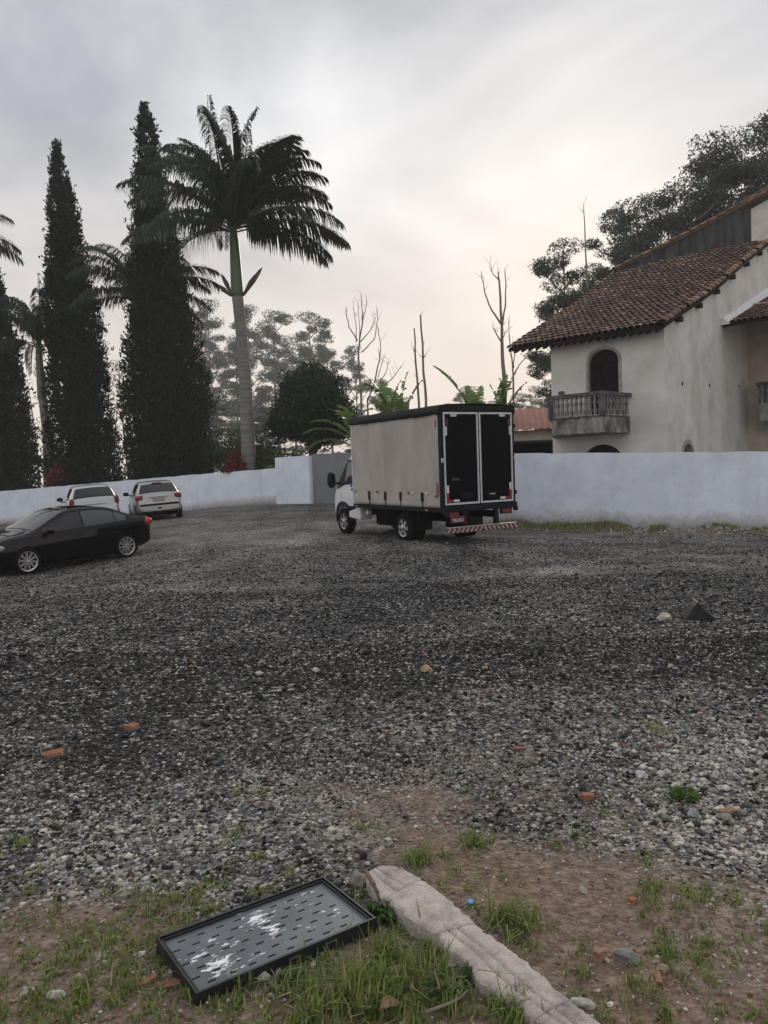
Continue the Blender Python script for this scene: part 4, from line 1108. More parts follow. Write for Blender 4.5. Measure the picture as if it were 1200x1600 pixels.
# young fan of palm leaves over the wall panel
yp = thing('young_palm', 'young bright green palm above the stepped wall panel', 'palm', gbase(458, 36.5))
YM = [frond_mesh(1.9, R(75), R(55), 26, .5, .5, (.085, .13, .04), 21), frond_mesh(1.8, R(50), R(70), 26, .5, .6, (.085, .13, .04), 22)]
for i in range(11):
    o = link('frond', YM[i % 2], yp); o.location = (0, 0, .85); o.rotation_euler = (R(random.uniform(-5, 25)), 0, R(i * 137.5)); o.scale = (1.05,) * 3
MB().tube([(0, 0, -.3), (0, 0, 1.0)], [.12, .09], 8).build('trunk', MAT['bark'], yp)

# ------------------------------------------------------------------ dead trees
def dead(label, Y, strokes, base_px, mat=None):
    """strokes: (list of (px,py), r0, r1, depth lean)"""
    b = at(*base_px, Y); bz = float(gz(b.x, b.y)); base = Vector((b.x, Y, bz))
    root = thing('dead_tree', label, 'tree', base)
    for i, (pts, r0, r1, dl) in enumerate(strokes):
        n = len(pts); P = []
        for j, (x, y) in enumerate(pts):
            P.append(at(x, y, Y + dl * j / max(1, n - 1)) - base)
        # smooth the polyline
        Q = []
        for j in range(n - 1):
            for s in (0, .33, .66): Q.append(P[j].lerp(P[j + 1], s) + Vector((random.uniform(-.03, .03), 0, 0)))
        Q.append(P[-1])
        rad = [.72 * (r0 + (r1 - r0) * k / (len(Q) - 1)) for k in range(len(Q))]
        tb = MB().tube(Q, rad, 6)
        for _ in range(5):
            k = random.randrange(len(Q) // 2, len(Q)); d = Vector((random.uniform(-1, 1), random.uniform(-1, 1), random.uniform(.5, 1.6))).normalized(); l_ = random.uniform(.25, .8)
            tb.tube([Q[k], Q[k] + d * l_ * .5, Q[k] + d * l_ + Vector((0, 0, .1 * l_))], [rad[k] * .45, .012, .006], 4)
        tb.build('trunk' if i == 0 else 'branch', mat or MAT['dead_bark'], root, smooth=True)
dead('tall bare dead tree with three raised limbs beside the villa eave', 52, [([(788, 770), (788, 600), (785, 560), (784, 510), (780, 440), (778, 424)], .26, .05, 0), ([(783, 506), (768, 485), (757, 455), (752, 424)], .10, .03, 1.5), ([(785, 508), (789, 480), (790, 450), (789, 420)], .10, .03, -1), ([(779, 437), (770, 427), (766, 409)], .06, .02, 1), ([(783, 534), (775, 522), (772, 513)], .08, .03, -1), ([(785, 530), (791, 518)], .05, .03, 1)], (788, 770))
dead('slim pale bare tree close under the villa eave tip', 46, [([(802, 770), (802, 590), (800, 560), (795, 520), (794, 502)], .10, .02, 0), ([(803, 585), (812, 570), (824, 555), (829, 540)], .06, .02, .8), ([(802, 575), (804, 555), (803, 545)], .05, .02, -.8)], (802, 770))
dead('bare grey many-limbed tree right of the round dark tree', 58, [([(566, 770), (564, 620), (560, 560), (561, 540), (566, 505), (566, 480), (564, 458)], .16, .03, 0), ([(558, 532), (545, 510), (541, 490), (541, 484)], .07, .025, 1), ([(557, 535), (556, 505), (552, 476)], .06, .02, -1), ([(562, 540), (562, 505), (559, 472)], .05, .02, .6), ([(566, 502), (572, 480), (573, 470)], .05, .02, 1), ([(563, 534), (580, 515), (588, 493)], .06, .02, -1), ([(566, 550), (585, 530), (590, 500), (589, 490)], .07, .02, 1)], (566, 770))
dead('curving bare tree leaning out left of the two bare poles', 50, [([(575, 770), (575, 625), (586, 595), (592, 565), (595, 545), (590, 510)], .10, .03, 0), ([(588, 605), (602, 585), (608, 562)], .05, .02, .8), ([(590, 612), (612, 592), (627, 572)], .06, .02, -.8), ([(590, 590), (597, 570), (599, 563)], .04, .02, .5)], (575, 770), MAT['bark'])
dead('shorter bare pole-like trunk left of its twin', 44, [([(657, 770), (654, 630), (650, 570), (647, 513)], .13, .06, 0)], (657, 770))
dead('taller bare pole-like trunk right of its twin', 44, [([(668, 770), (665, 625), (661, 560), (657, 492)], .14, .07, 0)], (668, 770))
dead('thin leafless spire rising out of the eucalyptus stand', 57, [([(915, 770), (918, 460), (914, 360), (912, 318)], .13, .03, 0)], (915, 770))
# ================================================================== vehicles
MAT['rubber'] = material('tyre_rubber', (.012, .012, .013), .9, var=.3, vscale=20, spec=.1)
MAT['black_plastic'] = material('black_plastic', (.010, .0105, .012), .55, var=.3, vscale=12, spec=.2)
MAT['under'] = material('underbody', (.006, .006, .007), .95, spec=.03)
MAT['alloy'] = material('alloy', (.62, .63, .65), .28, .9)
MAT['chrome'] = material('chrome_trim', (.72, .73, .75), .16, 1.0)
MAT['black_paint'] = material('black_car_paint', (.002, .002, .003), .06, spec=.28)
MAT['silver_paint'] = material('silver_car_paint', (.40, .41, .415), .34, .45, coat=.5, var=.12, vscale=2)
MAT['pale_paint'] = material('pale_silver_paint', (.46, .48, .51), .34, .4, coat=.5, var=.1, vscale=2)
MAT['white_paint'] = material('white_van_paint', (.74, .77, .82), .4, coat=.3, var=.12, vscale=3)
MAT['glass'] = glass_material('dark_car_glass', (.004, .005, .007))
MAT['pane_tone'] = glass_material('sky_sheen_glass', (.055, .062, .068), .08)  # paler base colour paints the sky reflection of the rear side panes
MAT['tail'] = material('red_lamp', (.16, .014, .018), .25, spec=.4)
MAT['tail_lit'] = material('bright_red_lamp', (.50, .025, .025), .2, spec=.4)
MAT['lamp_clear'] = material('headlamp', (.35, .40, .46), .12, .3, coat=.8)
MAT['amber'] = material('amber_lamp', (.45, .17, .04), .3)
MAT['plate'] = material('grey_plate', (.30, .31, .32), .5)
MAT['tape_red'] = material('red_tape', (.36, .028, .022), .5, var=.3, vscale=15)
MAT['bar_white'] = material('dirty_white_stripe', (.42, .41, .40), .6, var=.4, vscale=12)
MAT['tape_dark'] = material('dull_red_tape', (.13, .015, .015), .5)
MAT['tape_white'] = material('white_tape', (.75, .76, .77), .5, var=.2, vscale=15)

class Body:
    """a car shell lofted along y from hand-measured outlines"""
    def __init__(s, top, belt, wid, bot, n=84, sm=2, tumble=.42):
        ya, yb = top[0][0], top[-1][0]
        s.y = ya + (yb - ya) * (.5 - .5 * np.cos(np.linspace(0, np.pi, n))) * 1.0
        f = lambda L_: np.interp(s.y, [p[0] for p in L_], [p[1] for p in L_])
        def smooth(a):
            b = a.copy()
            for _ in range(sm): b[1:-1] = .25 * b[:-2] + .5 * b[1:-1] + .25 * b[2:]
            return b
        s.top, s.w, s.bot = smooth(f(top)), smooth(f(wid)), smooth(f(bot))
        s.line = smooth(f(belt)); s.belt = np.minimum(s.line, s.top - .035); s.tumble = tumble
    def at(s, arr, y): return float(np.interp(y, s.y, arr))
    def sec(s, w, bot, belt, top):
        h = belt - bot; t_ = top - belt; rw = max(.3 * w, .95 * w - s.tumble * t_); e = min(.07, .45 * t_)
        P = [(0, bot), (.55 * w, bot), (.88 * w, bot + .01), (.965 * w, bot + .05 * h + .02), (.992 * w, bot + .22 * h), (w, bot + .45 * h), (.998 * w, bot + .65 * h), (.985 * w, bot + .85 * h), (.965 * w, belt - .02 * h), (.95 * w, belt)]
        for u in (.25, .5, .75): P.append((.95 * w + (rw - .95 * w) * u + .012 * math.sin(math.pi * u), belt + (t_ - e) * u))
        P += [(rw, top - e), (rw * .965, top - e * .5), (rw * .88, top - e * .16), (rw * .6, top + .004), (rw * .3, top + .012), (0, top + .015)]
        return P
    def secy(s, y): return s.sec(s.at(s.w, y), s.at(s.bot, y), s.at(s.belt, y), s.at(s.top, y))
    def mesh(s, name, mat, parent, arches=(), ar=.36):
        rings = []
        for i in range(len(s.y)):
            P = s.sec(s.w[i], s.bot[i], s.belt[i], s.top[i])
            rings.append([(x, s.y[i], z) for x, z in P] + [(-x, s.y[i], z) for x, z in P[-2:0:-1]])
        k = len(rings[0]); V = [p for r_ in rings for p in r_]
        F = [(i * k + j, i * k + (j + 1) % k, (i + 1) * k + (j + 1) % k, (i + 1) * k + j) for i in range(len(rings) - 1) for j in range(k)]
        F += [tuple(range(k)), tuple((len(rings) - 1) * k + j for j in range(k - 1, -1, -1))]
        mb = MB(); mb.add(V, F); o = mb.build(name, mat, parent, smooth=True)
        if arches:
            cs = []
            for (y, z) in arches:
                for sd in (-1, 1):
                    w = s.at(s.w, y); c = MB(); c.lathe([(ar, 0), (ar, .5)], 28, (sd * (w - .24) - (.5 if sd < 0 else 0), y, z), 'X'); cs.append(c)
            cut(o, cs)
            o.data.materials.clear(); o.data.materials.append(mat)
        sa = o.data
        try: sa.set_sharp_from_angle(angle=R(42))
        except Exception: pass
        return o
    def sx(s, y, z):
        P = s.secy(y); P = [p for p in P[3:15]]
        zs = [p[1] for p in P]; xs = [p[0] for p in P]
        return float(np.interp(z, zs, xs))
    def side(s, name, mat, parent, cols, off=.006, rows=5, sides=(-1, 1)):
        """cols: list of (y, z_low, z_high)"""
        r_ = []
        for sd in sides:
            mb = MB(); G = []
            for i in range(rows + 1):
                row = []
                for (y, z0, z1) in cols:
                    z = z0 + (z1 - z0) * i / rows; row.append((sd * (s.sx(y, z) + off), y, z))
                G.append(row)
            mb.grid(G); r_.append(mb.build(name, mat, parent, smooth=True))
        return r_
    def over(s, name, mat, parent, y0, y1, margin=.9, off=.008, n=10, m=10, m1=None):
        """a pane lying on the upper surface between two stations"""
        mb = MB(); G = []
        for i in range(n + 1):
            y = y0 + (y1 - y0) * i / n; P = s.secy(y)[9:]; xs = [p[0] for p in P][::-1]; zs = [p[1] for p in P][::-1]
            mg = margin if m1 is None else margin + (m1 - margin) * i / n
            hw = s.secy(y)[13][0] * mg; row = []
            dz = (s.at(s.top, y + .02) - s.at(s.top, y - .02)) / .04; nl = math.hypot(1, dz)
            for j in range(m + 1):
                x = hw * (2 * j / m - 1); row.append((x, y - off * dz / nl, float(np.interp(abs(x), xs, zs)) + off / nl))
            G.append(row)
        mb.grid(G); return mb.build(name, mat, parent, smooth=True)

def ellipsoid(c, d, n=14, m=9, p=1.0):
    mb = MB(); G = []
    for i in range(m + 1):
        a = -math.pi / 2 + math.pi * i / m; row = []
        for j in range(n + 1):
            b_ = 2 * math.pi * j / n
            f = lambda v: math.copysign(abs(v) ** p, v)
            row.append((c[0] + d[0] * f(math.cos(a)) * f(math.cos(b_)), c[1] + d[1] * f(math.cos(a)) * f(math.sin(b_)), c[2] + d[2] * f(math.sin(a))))
        G.append(row)
    return mb.grid(G)

def wheel_meshes(r, w, kind, rim_mat):
    rr = r * (.73 if kind != 'truck' else .60)
    ty = MB(); ty.lathe([(rr, -w / 2), (r * .93, -w / 2 - .004), (r * .985, -w * .40), (r, -w * .2), (r, w * .2), (r * .985, w * .40), (r * .93, w / 2 + .004), (rr, w / 2), (rr * .96, w * .3), (rr * .96, -w * .3)], 36, axis='X', closed=True)
    tyre = ty.mesh('tyre', MAT['rubber'], smooth=True)
    rm = MB(); rm.lathe([(rr * .93, -w * .47), (rr * 1.0, -w * .49), (rr * 1.0, -w * .40), (rr * .9, -w * .36)], 32, axis='X', cap=False)
    if kind == 'multi':
        for k in range(10):
            for d in (-.10, .10):
                a = 2 * math.pi * k / 10 + d
                rm.box((-w * .42, math.cos(a) * rr * .55, math.sin(a) * rr * .55), (.02, rr * .86, .021), (a, 0, 0))
        rm.lathe([(0, -w * .50), (rr * .15, -w * .48), (rr * .2, -w * .36)], 16, axis='X', cap=False)
    elif kind == 'truck':
        for k in range(6):
            a = 2 * math.pi * k / 6
            rm.box((-w * .38, math.cos(a) * rr * .62, math.sin(a) * rr * .62), (.03, rr * .6, .075), (a, 0, 0))
        rm.lathe([(0, -w * .62), (rr * .30, -w * .58), (rr * .36, -w * .3)], 18, axis='X', cap=False)
    else:
        for k in range(5):
            a = 2 * math.pi * k / 5
            rm.box((-w * .42, math.cos(a) * rr * .55, math.sin(a) * rr * .55), (.03, rr * .86, .06), (a, 0, 0))
        rm.lathe([(0, -w * .48), (rr * .2, -w * .46), (rr * .24, -w * .3)], 16, axis='X', cap=False)
    rim = rm.mesh('rim', rim_mat, smooth=False)
    dk = MB(); dk.lathe([(0, -w * .22), (rr * .95, -w * .22), (rr * .95, -w * .1)], 28, axis='X', cap=False); disc = dk.mesh('wheel_backing', MAT['under'])  # plain near-black backing disc behind the spokes
    return tyre, rim, disc
def add_wheels(root, spots, meshes):
    for (x, y, z, rot) in spots:
        wh = link('wheel', meshes[0], root); wh.location = (x, y, z)
        wh.rotation_euler = (rot, 0, 0 if x < 0 else math.pi)
        link('rim', meshes[1], wh); link('wheel_backing', meshes[2], wh)
def seat_on_ground(root, x, y, head, yf, yr, track):
    f2 = Vector((-math.sin(head), math.cos(head), 0)); r2 = Vector((math.cos(head), math.sin(head), 0)); o = Vector((x, y, 0))
    g = lambda p: float(gzf(p.x, p.y))
    h = track / 2
    FL, FR, RL, RR = (g(o + f2 * a + r2 * b_) for a, b_ in ((yf, -h), (yf, h), (yr, -h), (yr, h)))
    p = math.atan2((FL + FR) / 2 - (RL + RR) / 2, yf - yr); rl = ((FR + RR) - (FL + RL)) / 2 / track
    f = (f2 * math.cos(p) + Vector((0, 0, math.sin(p)))).normalized(); r_ = (r2 + Vector((0, 0, rl))); r_ = (r_ - f * r_.dot(f)).normalized(); u = r_.cross(f)
    z0 = (RL + RR) / 2 - math.tan(p) * yr
    m = Matrix((r_, f, u)).transposed().to_4x4(); m.translation = Vector((x, y, z0 - .012))
    root.matrix_world = m

def seam(body, root, pts, mat, wd=.006, off=.003):
    """thin shut line on both flanks; pts (y,z)"""
    for sd in (-1, 1):
        mb = MB(); a, b_ = [], []
        for i, (y, z) in enumerate(pts):
            x = sd * (body.sx(y, z) + off)
            p, q = pts[max(i - 1, 0)], pts[min(i + 1, len(pts) - 1)]
            d = Vector((q[0] - p[0], q[1] - p[1])).normalized(); n = Vector((-d.y, d.x)) * wd
            a.append((x, y + n.x, z + n.y)); b_.append((x, y - n.x, z - n.y))
        mb.grid([a, b_]); mb.build('door_seam', mat, root)

# ------------------------------------------------------------------ black saloon
saloon = thing('saloon_car', 'glossy black four-door saloon with multi-spoke alloy wheels', 'car')
B = Body([(-2.18, .70), (-2.15, .95), (-2.09, 1.05), (-1.95, 1.09), (-1.72, 1.10), (-1.60, 1.13), (-1.0, 1.38), (-.6, 1.445), (-.1, 1.465), (.25, 1.44), (1.12, 1.035), (1.22, 1.0), (1.7, .93), (2.05, .84), (2.22, .74), (2.30, .60)],
         [(-2.18, .80), (-2.08, .98), (-1.5, 1.0), (-.2, .955), (1.1, .90), (2.3, .72)],
         [(-2.18, .66), (-2.13, .76), (-2.0, .83), (-1.5, .885), (0, .89), (1.5, .88), (1.95, .82), (2.2, .70), (2.30, .55)],
         [(-2.18, .46), (-2.08, .32), (-1.75, .24), (-.9, .19), (1.0, .19), (2.0, .19), (2.30, .27)])
AX = ((1.38, .32), (-1.29, .32))
B.mesh('body', MAT['black_paint'], saloon, AX, .365)
def roof_z(y): return B.at(B.top, y) - .085
def cols(y0, y1, n=8, lo=.022):
    return [(y, B.at(B.belt, y) + lo, max(B.at(B.belt, y) + lo + .01, min(roof_z(y), 1.36))) for y in np.linspace(y0, y1, n)]
B.side('window', MAT['glass'], saloon, cols(-.10, .93, 12)); B.side('window', MAT['pane_tone'], saloon, cols(-1.02, -.16, 10)); B.side('window', MAT['pane_tone'], saloon, cols(-1.36, -1.05, 5))
B.over('windscreen', MAT['glass'], saloon, .30, 1.12, .93); B.over('rear_window', MAT['glass'], saloon, -1.60, -1.02, .9)
B.over('sunroof', MAT['glass'], saloon, -.55, .18, .62)
for o in B.side('window_trim', MAT['black_plastic'], saloon, [(y, B.at(B.belt, y) - .004, B.at(B.belt, y) + .022) for y in np.linspace(-1.4, .98, 14)], .007, 1): pass
seam(B, saloon, [(-.13, .96), (-.14, .7), (-.13, .42), (-.10, .28)], MAT['under']); seam(B, saloon, [(.95, .9), (1.0, .7), (.95, .4), (.9, .28)], MAT['under']); seam(B, saloon, [(-1.05, .98), (-1.0, .75), (-.85, .45), (-.8, .28)], MAT['under'])
for sd in (-1, 1):
    for y in (.02, -.88): MB().box((sd * (B.sx(y, .80) + .02), y, .80), (.03, .19, .03)).build('door_handle', MAT['black_paint'], saloon, bevel=.008)
    mi = ellipsoid((sd * 1.0, .82, 1.0), (.12, .06, .075), p=.75); mi.box((sd * .9, .80, .95), (.12, .05, .04)); mi.build('mirror', MAT['black_paint'], saloon, smooth=True)
    ellipsoid((sd * .70, -2.05, .90), (.16, .14, .10), p=.7).build('tail_lamp', MAT['tail_lit'], saloon, smooth=True)
    ellipsoid((sd * .64, 2.02, .70), (.20, .23, .085), p=.7).build('headlamp', MAT['lamp_clear'], saloon, smooth=True)
    MB().box((sd * .75, -2.09, .60), (.09, .05, .035)).build('reflector', MAT['amber'], saloon, bevel=.005)
MB().box((0, 2.27, .45), (1.1, .06, .16)).build('grille', MAT['black_plastic'], saloon, bevel=.02)
MB().box((0, 0, .25), (1.5, 3.4, .18)).build('underbody', MAT['under'], saloon)
WM = wheel_meshes(.33, .22, 'multi', MAT['alloy'])
add_wheels(saloon, [(-.785, 1.38, .33, .2), (.785, 1.38, .33, 0), (-.785, -1.29, .33, .5), (.785, -1.29, .33, 0)], WM)
fr_, rr_ = gat(43, 897), gat(196, 871)
dirv = (fr_ - rr_); dirv.z = 0; hd = math.atan2(-dirv.x, dirv.y); dirv.normalize()
lft = Vector((-dirv.y, dirv.x, 0)); mid = (fr_ + rr_) / 2 - lft * .74 - dirv * .05
seat_on_ground(saloon, mid.x, mid.y, hd, 1.38 * .93, -1.29 * .93, 1.46)
saloon.matrix_world = saloon.matrix_world @ Matrix.Scale(.93, 4)

# ------------------------------------------------------------------ two hatchbacks
def hatchback(label, paint, spec):
    root = thing('hatchback_car', label, 'car')
    W, H, LN = spec['W'], spec['H'], spec['L']; y0 = -LN / 2; y1 = LN / 2; k = H / 1.43
    B = Body([(y0, .50), (y0 + .02, .66), (y0 + .06, .70), (y0 + .09, .93), (y0 + .12, 1.0 * k), (y0 + .44, 1.33 * k), (y0 + .62, 1.395 * k), (-.4, 1.43 * k), (.1, 1.42 * k), (.32, 1.38 * k), (1.02, .99 * k), (1.1, .965 * k), (1.5, .88 * k), (y1 - .12, .72), (y1, .52)],
             [(y0, .55), (y0 + .1, .92 * k), (-1.2, .95 * k), (0, .92 * k), (1, .87 * k), (y1, .6)],
             [(y0, W * .78), (y0 + .05, W * .86), (y0 + .2, W * .94), (-1.2, W), (1.0, W * .99), (y1 - .3, W * .88), (y1, W * .62)],
             [(y0, .36), (y0 + .15, .30), (-1, .20), (1, .19), (y1, .28)], tumble=.40)
    ax = ((spec['axf'], .30), (spec['axr'], .30))
    B.mesh('body', paint, root, ax, .335)
    rz_ = lambda y: min(B.at(B.top, y) - .08, 1.33 * k)
    def cc(a, c, n=8): return [(y, B.at(B.belt, y) + .02, max(B.at(B.belt, y) + .03, rz_(y))) for y in np.linspace(a, c, n)]
    B.side('window', MAT['glass'], root, cc(-.12, .86, 10)); B.side('window', MAT['glass'], root, cc(-.95, -.17, 8)); B.side('window', MAT['glass'], root, cc(-1.30, -1.0, 4))
    B.over('windscreen', MAT['glass'], root, .34, 1.0, .92)
    rw_ = B.over('rear_window', MAT['glass'], root, y0 + .135, y0 + .43, .97, .012, m1=.90)
    seam(B, root, [(-.14, .92), (-.15, .6), (-.12, .30)], MAT['under']); seam(B, root, [(-.98, .92), (-.95, .6), (-.8, .30)], MAT['under'])
    for sd in (-1, 1):
        mi = ellipsoid((sd * (W + .10), .74, .98 * k), (.11, .06, .075), p=.75); mi.box((sd * (W + .01), .72, .93), (.14, .05, .04)); mi.build('mirror', MAT['black_plastic'], root, smooth=True)
        spec['lamp'](root, sd, y0, W)
        MB().box((sd * (B.sx(-.75, .78) + .012), -.78, .78), (.03, .17, .03)).build('door_handle', paint, root, bevel=.006)
        MB().box((sd * .55, y1 - .12, .66), (.32, .16, .12)).build('headlamp', MAT['lamp_clear'], root, bevel=.03)
    spec['rear'](root, y0, W, k)
    MB().box((0, .1, .24), (W * 1.55, LN * .72, .16)).build('underbody', MAT['under'], root)
    wm = wheel_meshes(.30, .19, 'five', MAT['alloy'])
    t_ = W - .10
    add_wheels(root, [(s_ * t_, a[0], .30, random.random()) for a in ax for s_ in (-1, 1)], wm)
    return root, B
def lamp_a(root, sd, y0, W):
    ellipsoid((sd * (W * .80), y0 + .14, .84), (.145, .085, .10), p=.65).build('tail_lamp', MAT['tail'], root, smooth=True)
def lamp_b(root, sd, y0, W):
    ellipsoid((sd * (W * .86), y0 + .15, .90), (.085, .10, .155), p=.65).build('tail_lamp', MAT['tail'], root, smooth=True)
def rear_a(root, y0, W, k):
    MB().box((0, y0 + .015, .585), (W * 1.62, .07, .075)).build('bumper_strip', MAT['black_plastic'], root, bevel=.02)
    MB().box((0, y0 + .035, .77), (.40, .05, .13)).build('number_plate', MAT['plate'], root, bevel=.004)
    MB().box((0, y0 + .045, .87), (.62, .05, .035)).build('tailgate_trim', MAT['chrome'], root, bevel=.01)
    ellipsoid((0, y0 + .005, .46), (.09, .03, .035)).build('bumper_reflector', MAT['tail'], root, smooth=True)
    MB().box((0, y0 + .40, 1.345 * k), (.34, .05, .035)).build('brake_light', MAT['tail'], root, bevel=.01)
    MB().box((0, y0 + .05, .34), (W * 1.5, .1, .06)).build('valance', MAT['black_plastic'], root, bevel=.02)
def rear_b(root, y0, W, k):
    MB().box((0, y0 + .05, .83), (.75, .05, .03)).build('tailgate_trim', MAT['chrome'], root, bevel=.008)
    MB().box((0, y0 + .02, .50), (.42, .05, .13)).build('number_plate', MAT['plate'], root, bevel=.004)
    MB().tube([(0, y0 + .75, 1.42 * k), (0, y0 + .62, 1.62 * k)], [.008, .004], 6).build('aerial', MAT['black_plastic'], root)
    MB().box((0, y0 + .04, .36), (W * 1.5, .1, .08)).build('valance', MAT['black_plastic'], root, bevel=.02)
silver, SB = hatchback('silver hatchback with rounded red lamps and black bumper strip', MAT['silver_paint'], dict(W=.83, H=1.43, L=3.83, axf=1.22, axr=-1.20, lamp=lamp_a, rear=rear_a))
p = at(252, 815, 27.6)
hd = R(22.5); f = Vector((-math.sin(hd), math.cos(hd), 0)); c = Vector((p.x, p.y, 0)) + f * 1.85
seat_on_ground(silver, c.x, c.y, hd, 1.22, -1.20, 1.42)
white, WB = hatchback('pale silver hatchback half hidden behind the black saloon', MAT['pale_paint'], dict(W=.85, H=1.50, L=4.0, axf=1.25, axr=-1.28, lamp=lamp_b, rear=rear_b))
p = at(152, 815, 26.6); hd = R(26); f = Vector((-math.sin(hd), math.cos(hd), 0)); c = Vector((p.x, p.y, 0)) + f * 1.9
seat_on_ground(white, c.x, c.y, hd, 1.25, -1.28, 1.46)

# ------------------------------------------------------------------ curtain-sided truck
truck = thing('delivery_truck', 'white-cab delivery truck with grey tarpaulin sides and black rear doors', 'truck')
MAT['curtain'] = material('grey_tarpaulin', (.46, .425, .41), .75, var=1, vscale=1.4, vcol=(.36, .325, .305), bump=.35, bscale=4, stretch=(1, 1, .5))
MAT['roof_tarp'] = material('dark_roof_tarpaulin', (.018, .021, .024), .6, var=.4, vscale=2, bump=.2, bscale=6, spec=.2)
MAT['frame'] = material('black_frame', (.010, .012, .015), .6, var=.3, vscale=6, spec=.15)
MAT['door_black'] = material('black_door_panel', (.003, .004, .006), .5, var=.3, vscale=3, spec=.05)
MAT['alu'] = material('aluminium', (.62, .64, .67), .45, .25, var=.25, vscale=10)
BW, BL_, ZF, ZT = 1.1, 4.15, .93, 3.17
def curtain(sd):
    mb = MB(); G = []; nz_, ny_ = 28, 60
    for i in range(nz_ + 1):
        z = ZF - .05 + (ZT - .16 - ZF + .05) * i / nz_; row = []
        for j in range(ny_ + 1):
            y = .07 + (BL_ - .12) * j / ny_; u = j / ny_
            low = math.exp(-((z - 1.0) / .25) ** 2)
            wr = .006 * math.sin(y * 11 + math.sin(z * 3)) * low + .010 * math.sin(y * 3.1 + z * 2.1 + 1) + .004 * math.sin(y * 9 - z * 7)
            if abs(z - 1.20) < .04: wr -= .008
            for sx_ in (.95, 1.6, 2.3, 3.0, 3.55): wr -= .016 * math.exp(-((y - sx_) / .012) ** 2)
            wr += .03 * math.exp(-((y - 3.9) / .2) ** 2) * low
            row.append((sd * (BW - .005 + wr), y, z + (.012 * math.sin(y * 4) if i == 0 else 0)))
        G.append(row)
    mb.grid(G); o = mb.build('curtain', MAT['curtain'], truck, smooth=True)
    m = o.modifiers.new('t', 'SOLIDIFY'); m.thickness = .006
    return o
for sd in (-1, 1):
    cu = curtain(sd)
    for y in (.78, 1.72, 2.45, 3.25):
        MB().box((sd * (BW + .015), y, 1.125), (.022, .085, .21)).build('strap', MAT['frame'], cu, bevel=.006)
        MB().box((sd * (BW + .012), y, .96), (.008, .03, .20)).build('strap_tail', MAT['black_plastic'], cu)
    for (y, m) in ((1.35, MAT['tape_red']), (1.22, MAT['tape_white']), (2.85, MAT['tape_red']), (3.98, MAT['tape_red']), (.60, MAT['tape_white'])):
        MB().box((sd * (BW + .010), y, 1.215), (.004, .10, .05)).build('reflector', m, cu)
    MB().box((sd * (BW + .012), .16, 1.30), (.004, .05, .30)).build('reflector', MAT['tape_red'], cu); MB().box((sd * (BW + .012), .22, 1.15), (.0045, .10, .05)).build('reflector', MAT['tape_red'], cu)
    MB().box((sd * (BW + .012), .16, 2.78), (.004, .05, .16)).build('reflector', MAT['tape_red'], cu)
    MB().box((sd * (BW - .03), BL_ - .01, 1.98), (.05, .06, 2.02)).build('front_post', MAT['alu'], truck)
    MB().box((sd * (BW - .02), BL_ / 2, .84), (.05, BL_ - .04, .10)).build('side_rail', MAT['frame'], truck)
# roof tarpaulin: sagging sheet with rounded edges hanging over the sides
mb = MB(); G = []
for i in range(40):
    y = -.03 + (BL_ + .07) * i / 39; row = []
    for (x, z) in ((-1.135, -.20), (-1.135, -.10), (-1.13, -.03), (-1.09, .01), (-.9, .03), (-.5, .045), (0, .05), (.5, .045), (.9, .03), (1.09, .01), (1.13, -.03), (1.135, -.10), (1.135, -.20)):
        sg = .004 * math.sin(y * 5.2) + (.006 * math.sin(y * 13 + x) if z < -.15 else 0)
        row.append((x + (.01 * math.sin(y * 7) if abs(x) > 1.1 else 0), y, ZT + z + sg))
    G.append(row)
mb.grid(G); ro = mb.build('roof_tarpaulin', MAT['roof_tarp'], truck, smooth=True); m = ro.modifiers.new('t', 'SOLIDIFY'); m.thickness = .012
MB().box((0, BL_ - .03, 1.97), (2.1, .05, 2.1)).build('bulkhead', MAT['alu'], truck)
MB().box((0, BL_ / 2, .87), (2.1, BL_ - .1, .10)).build('floor', MAT['frame'], truck)
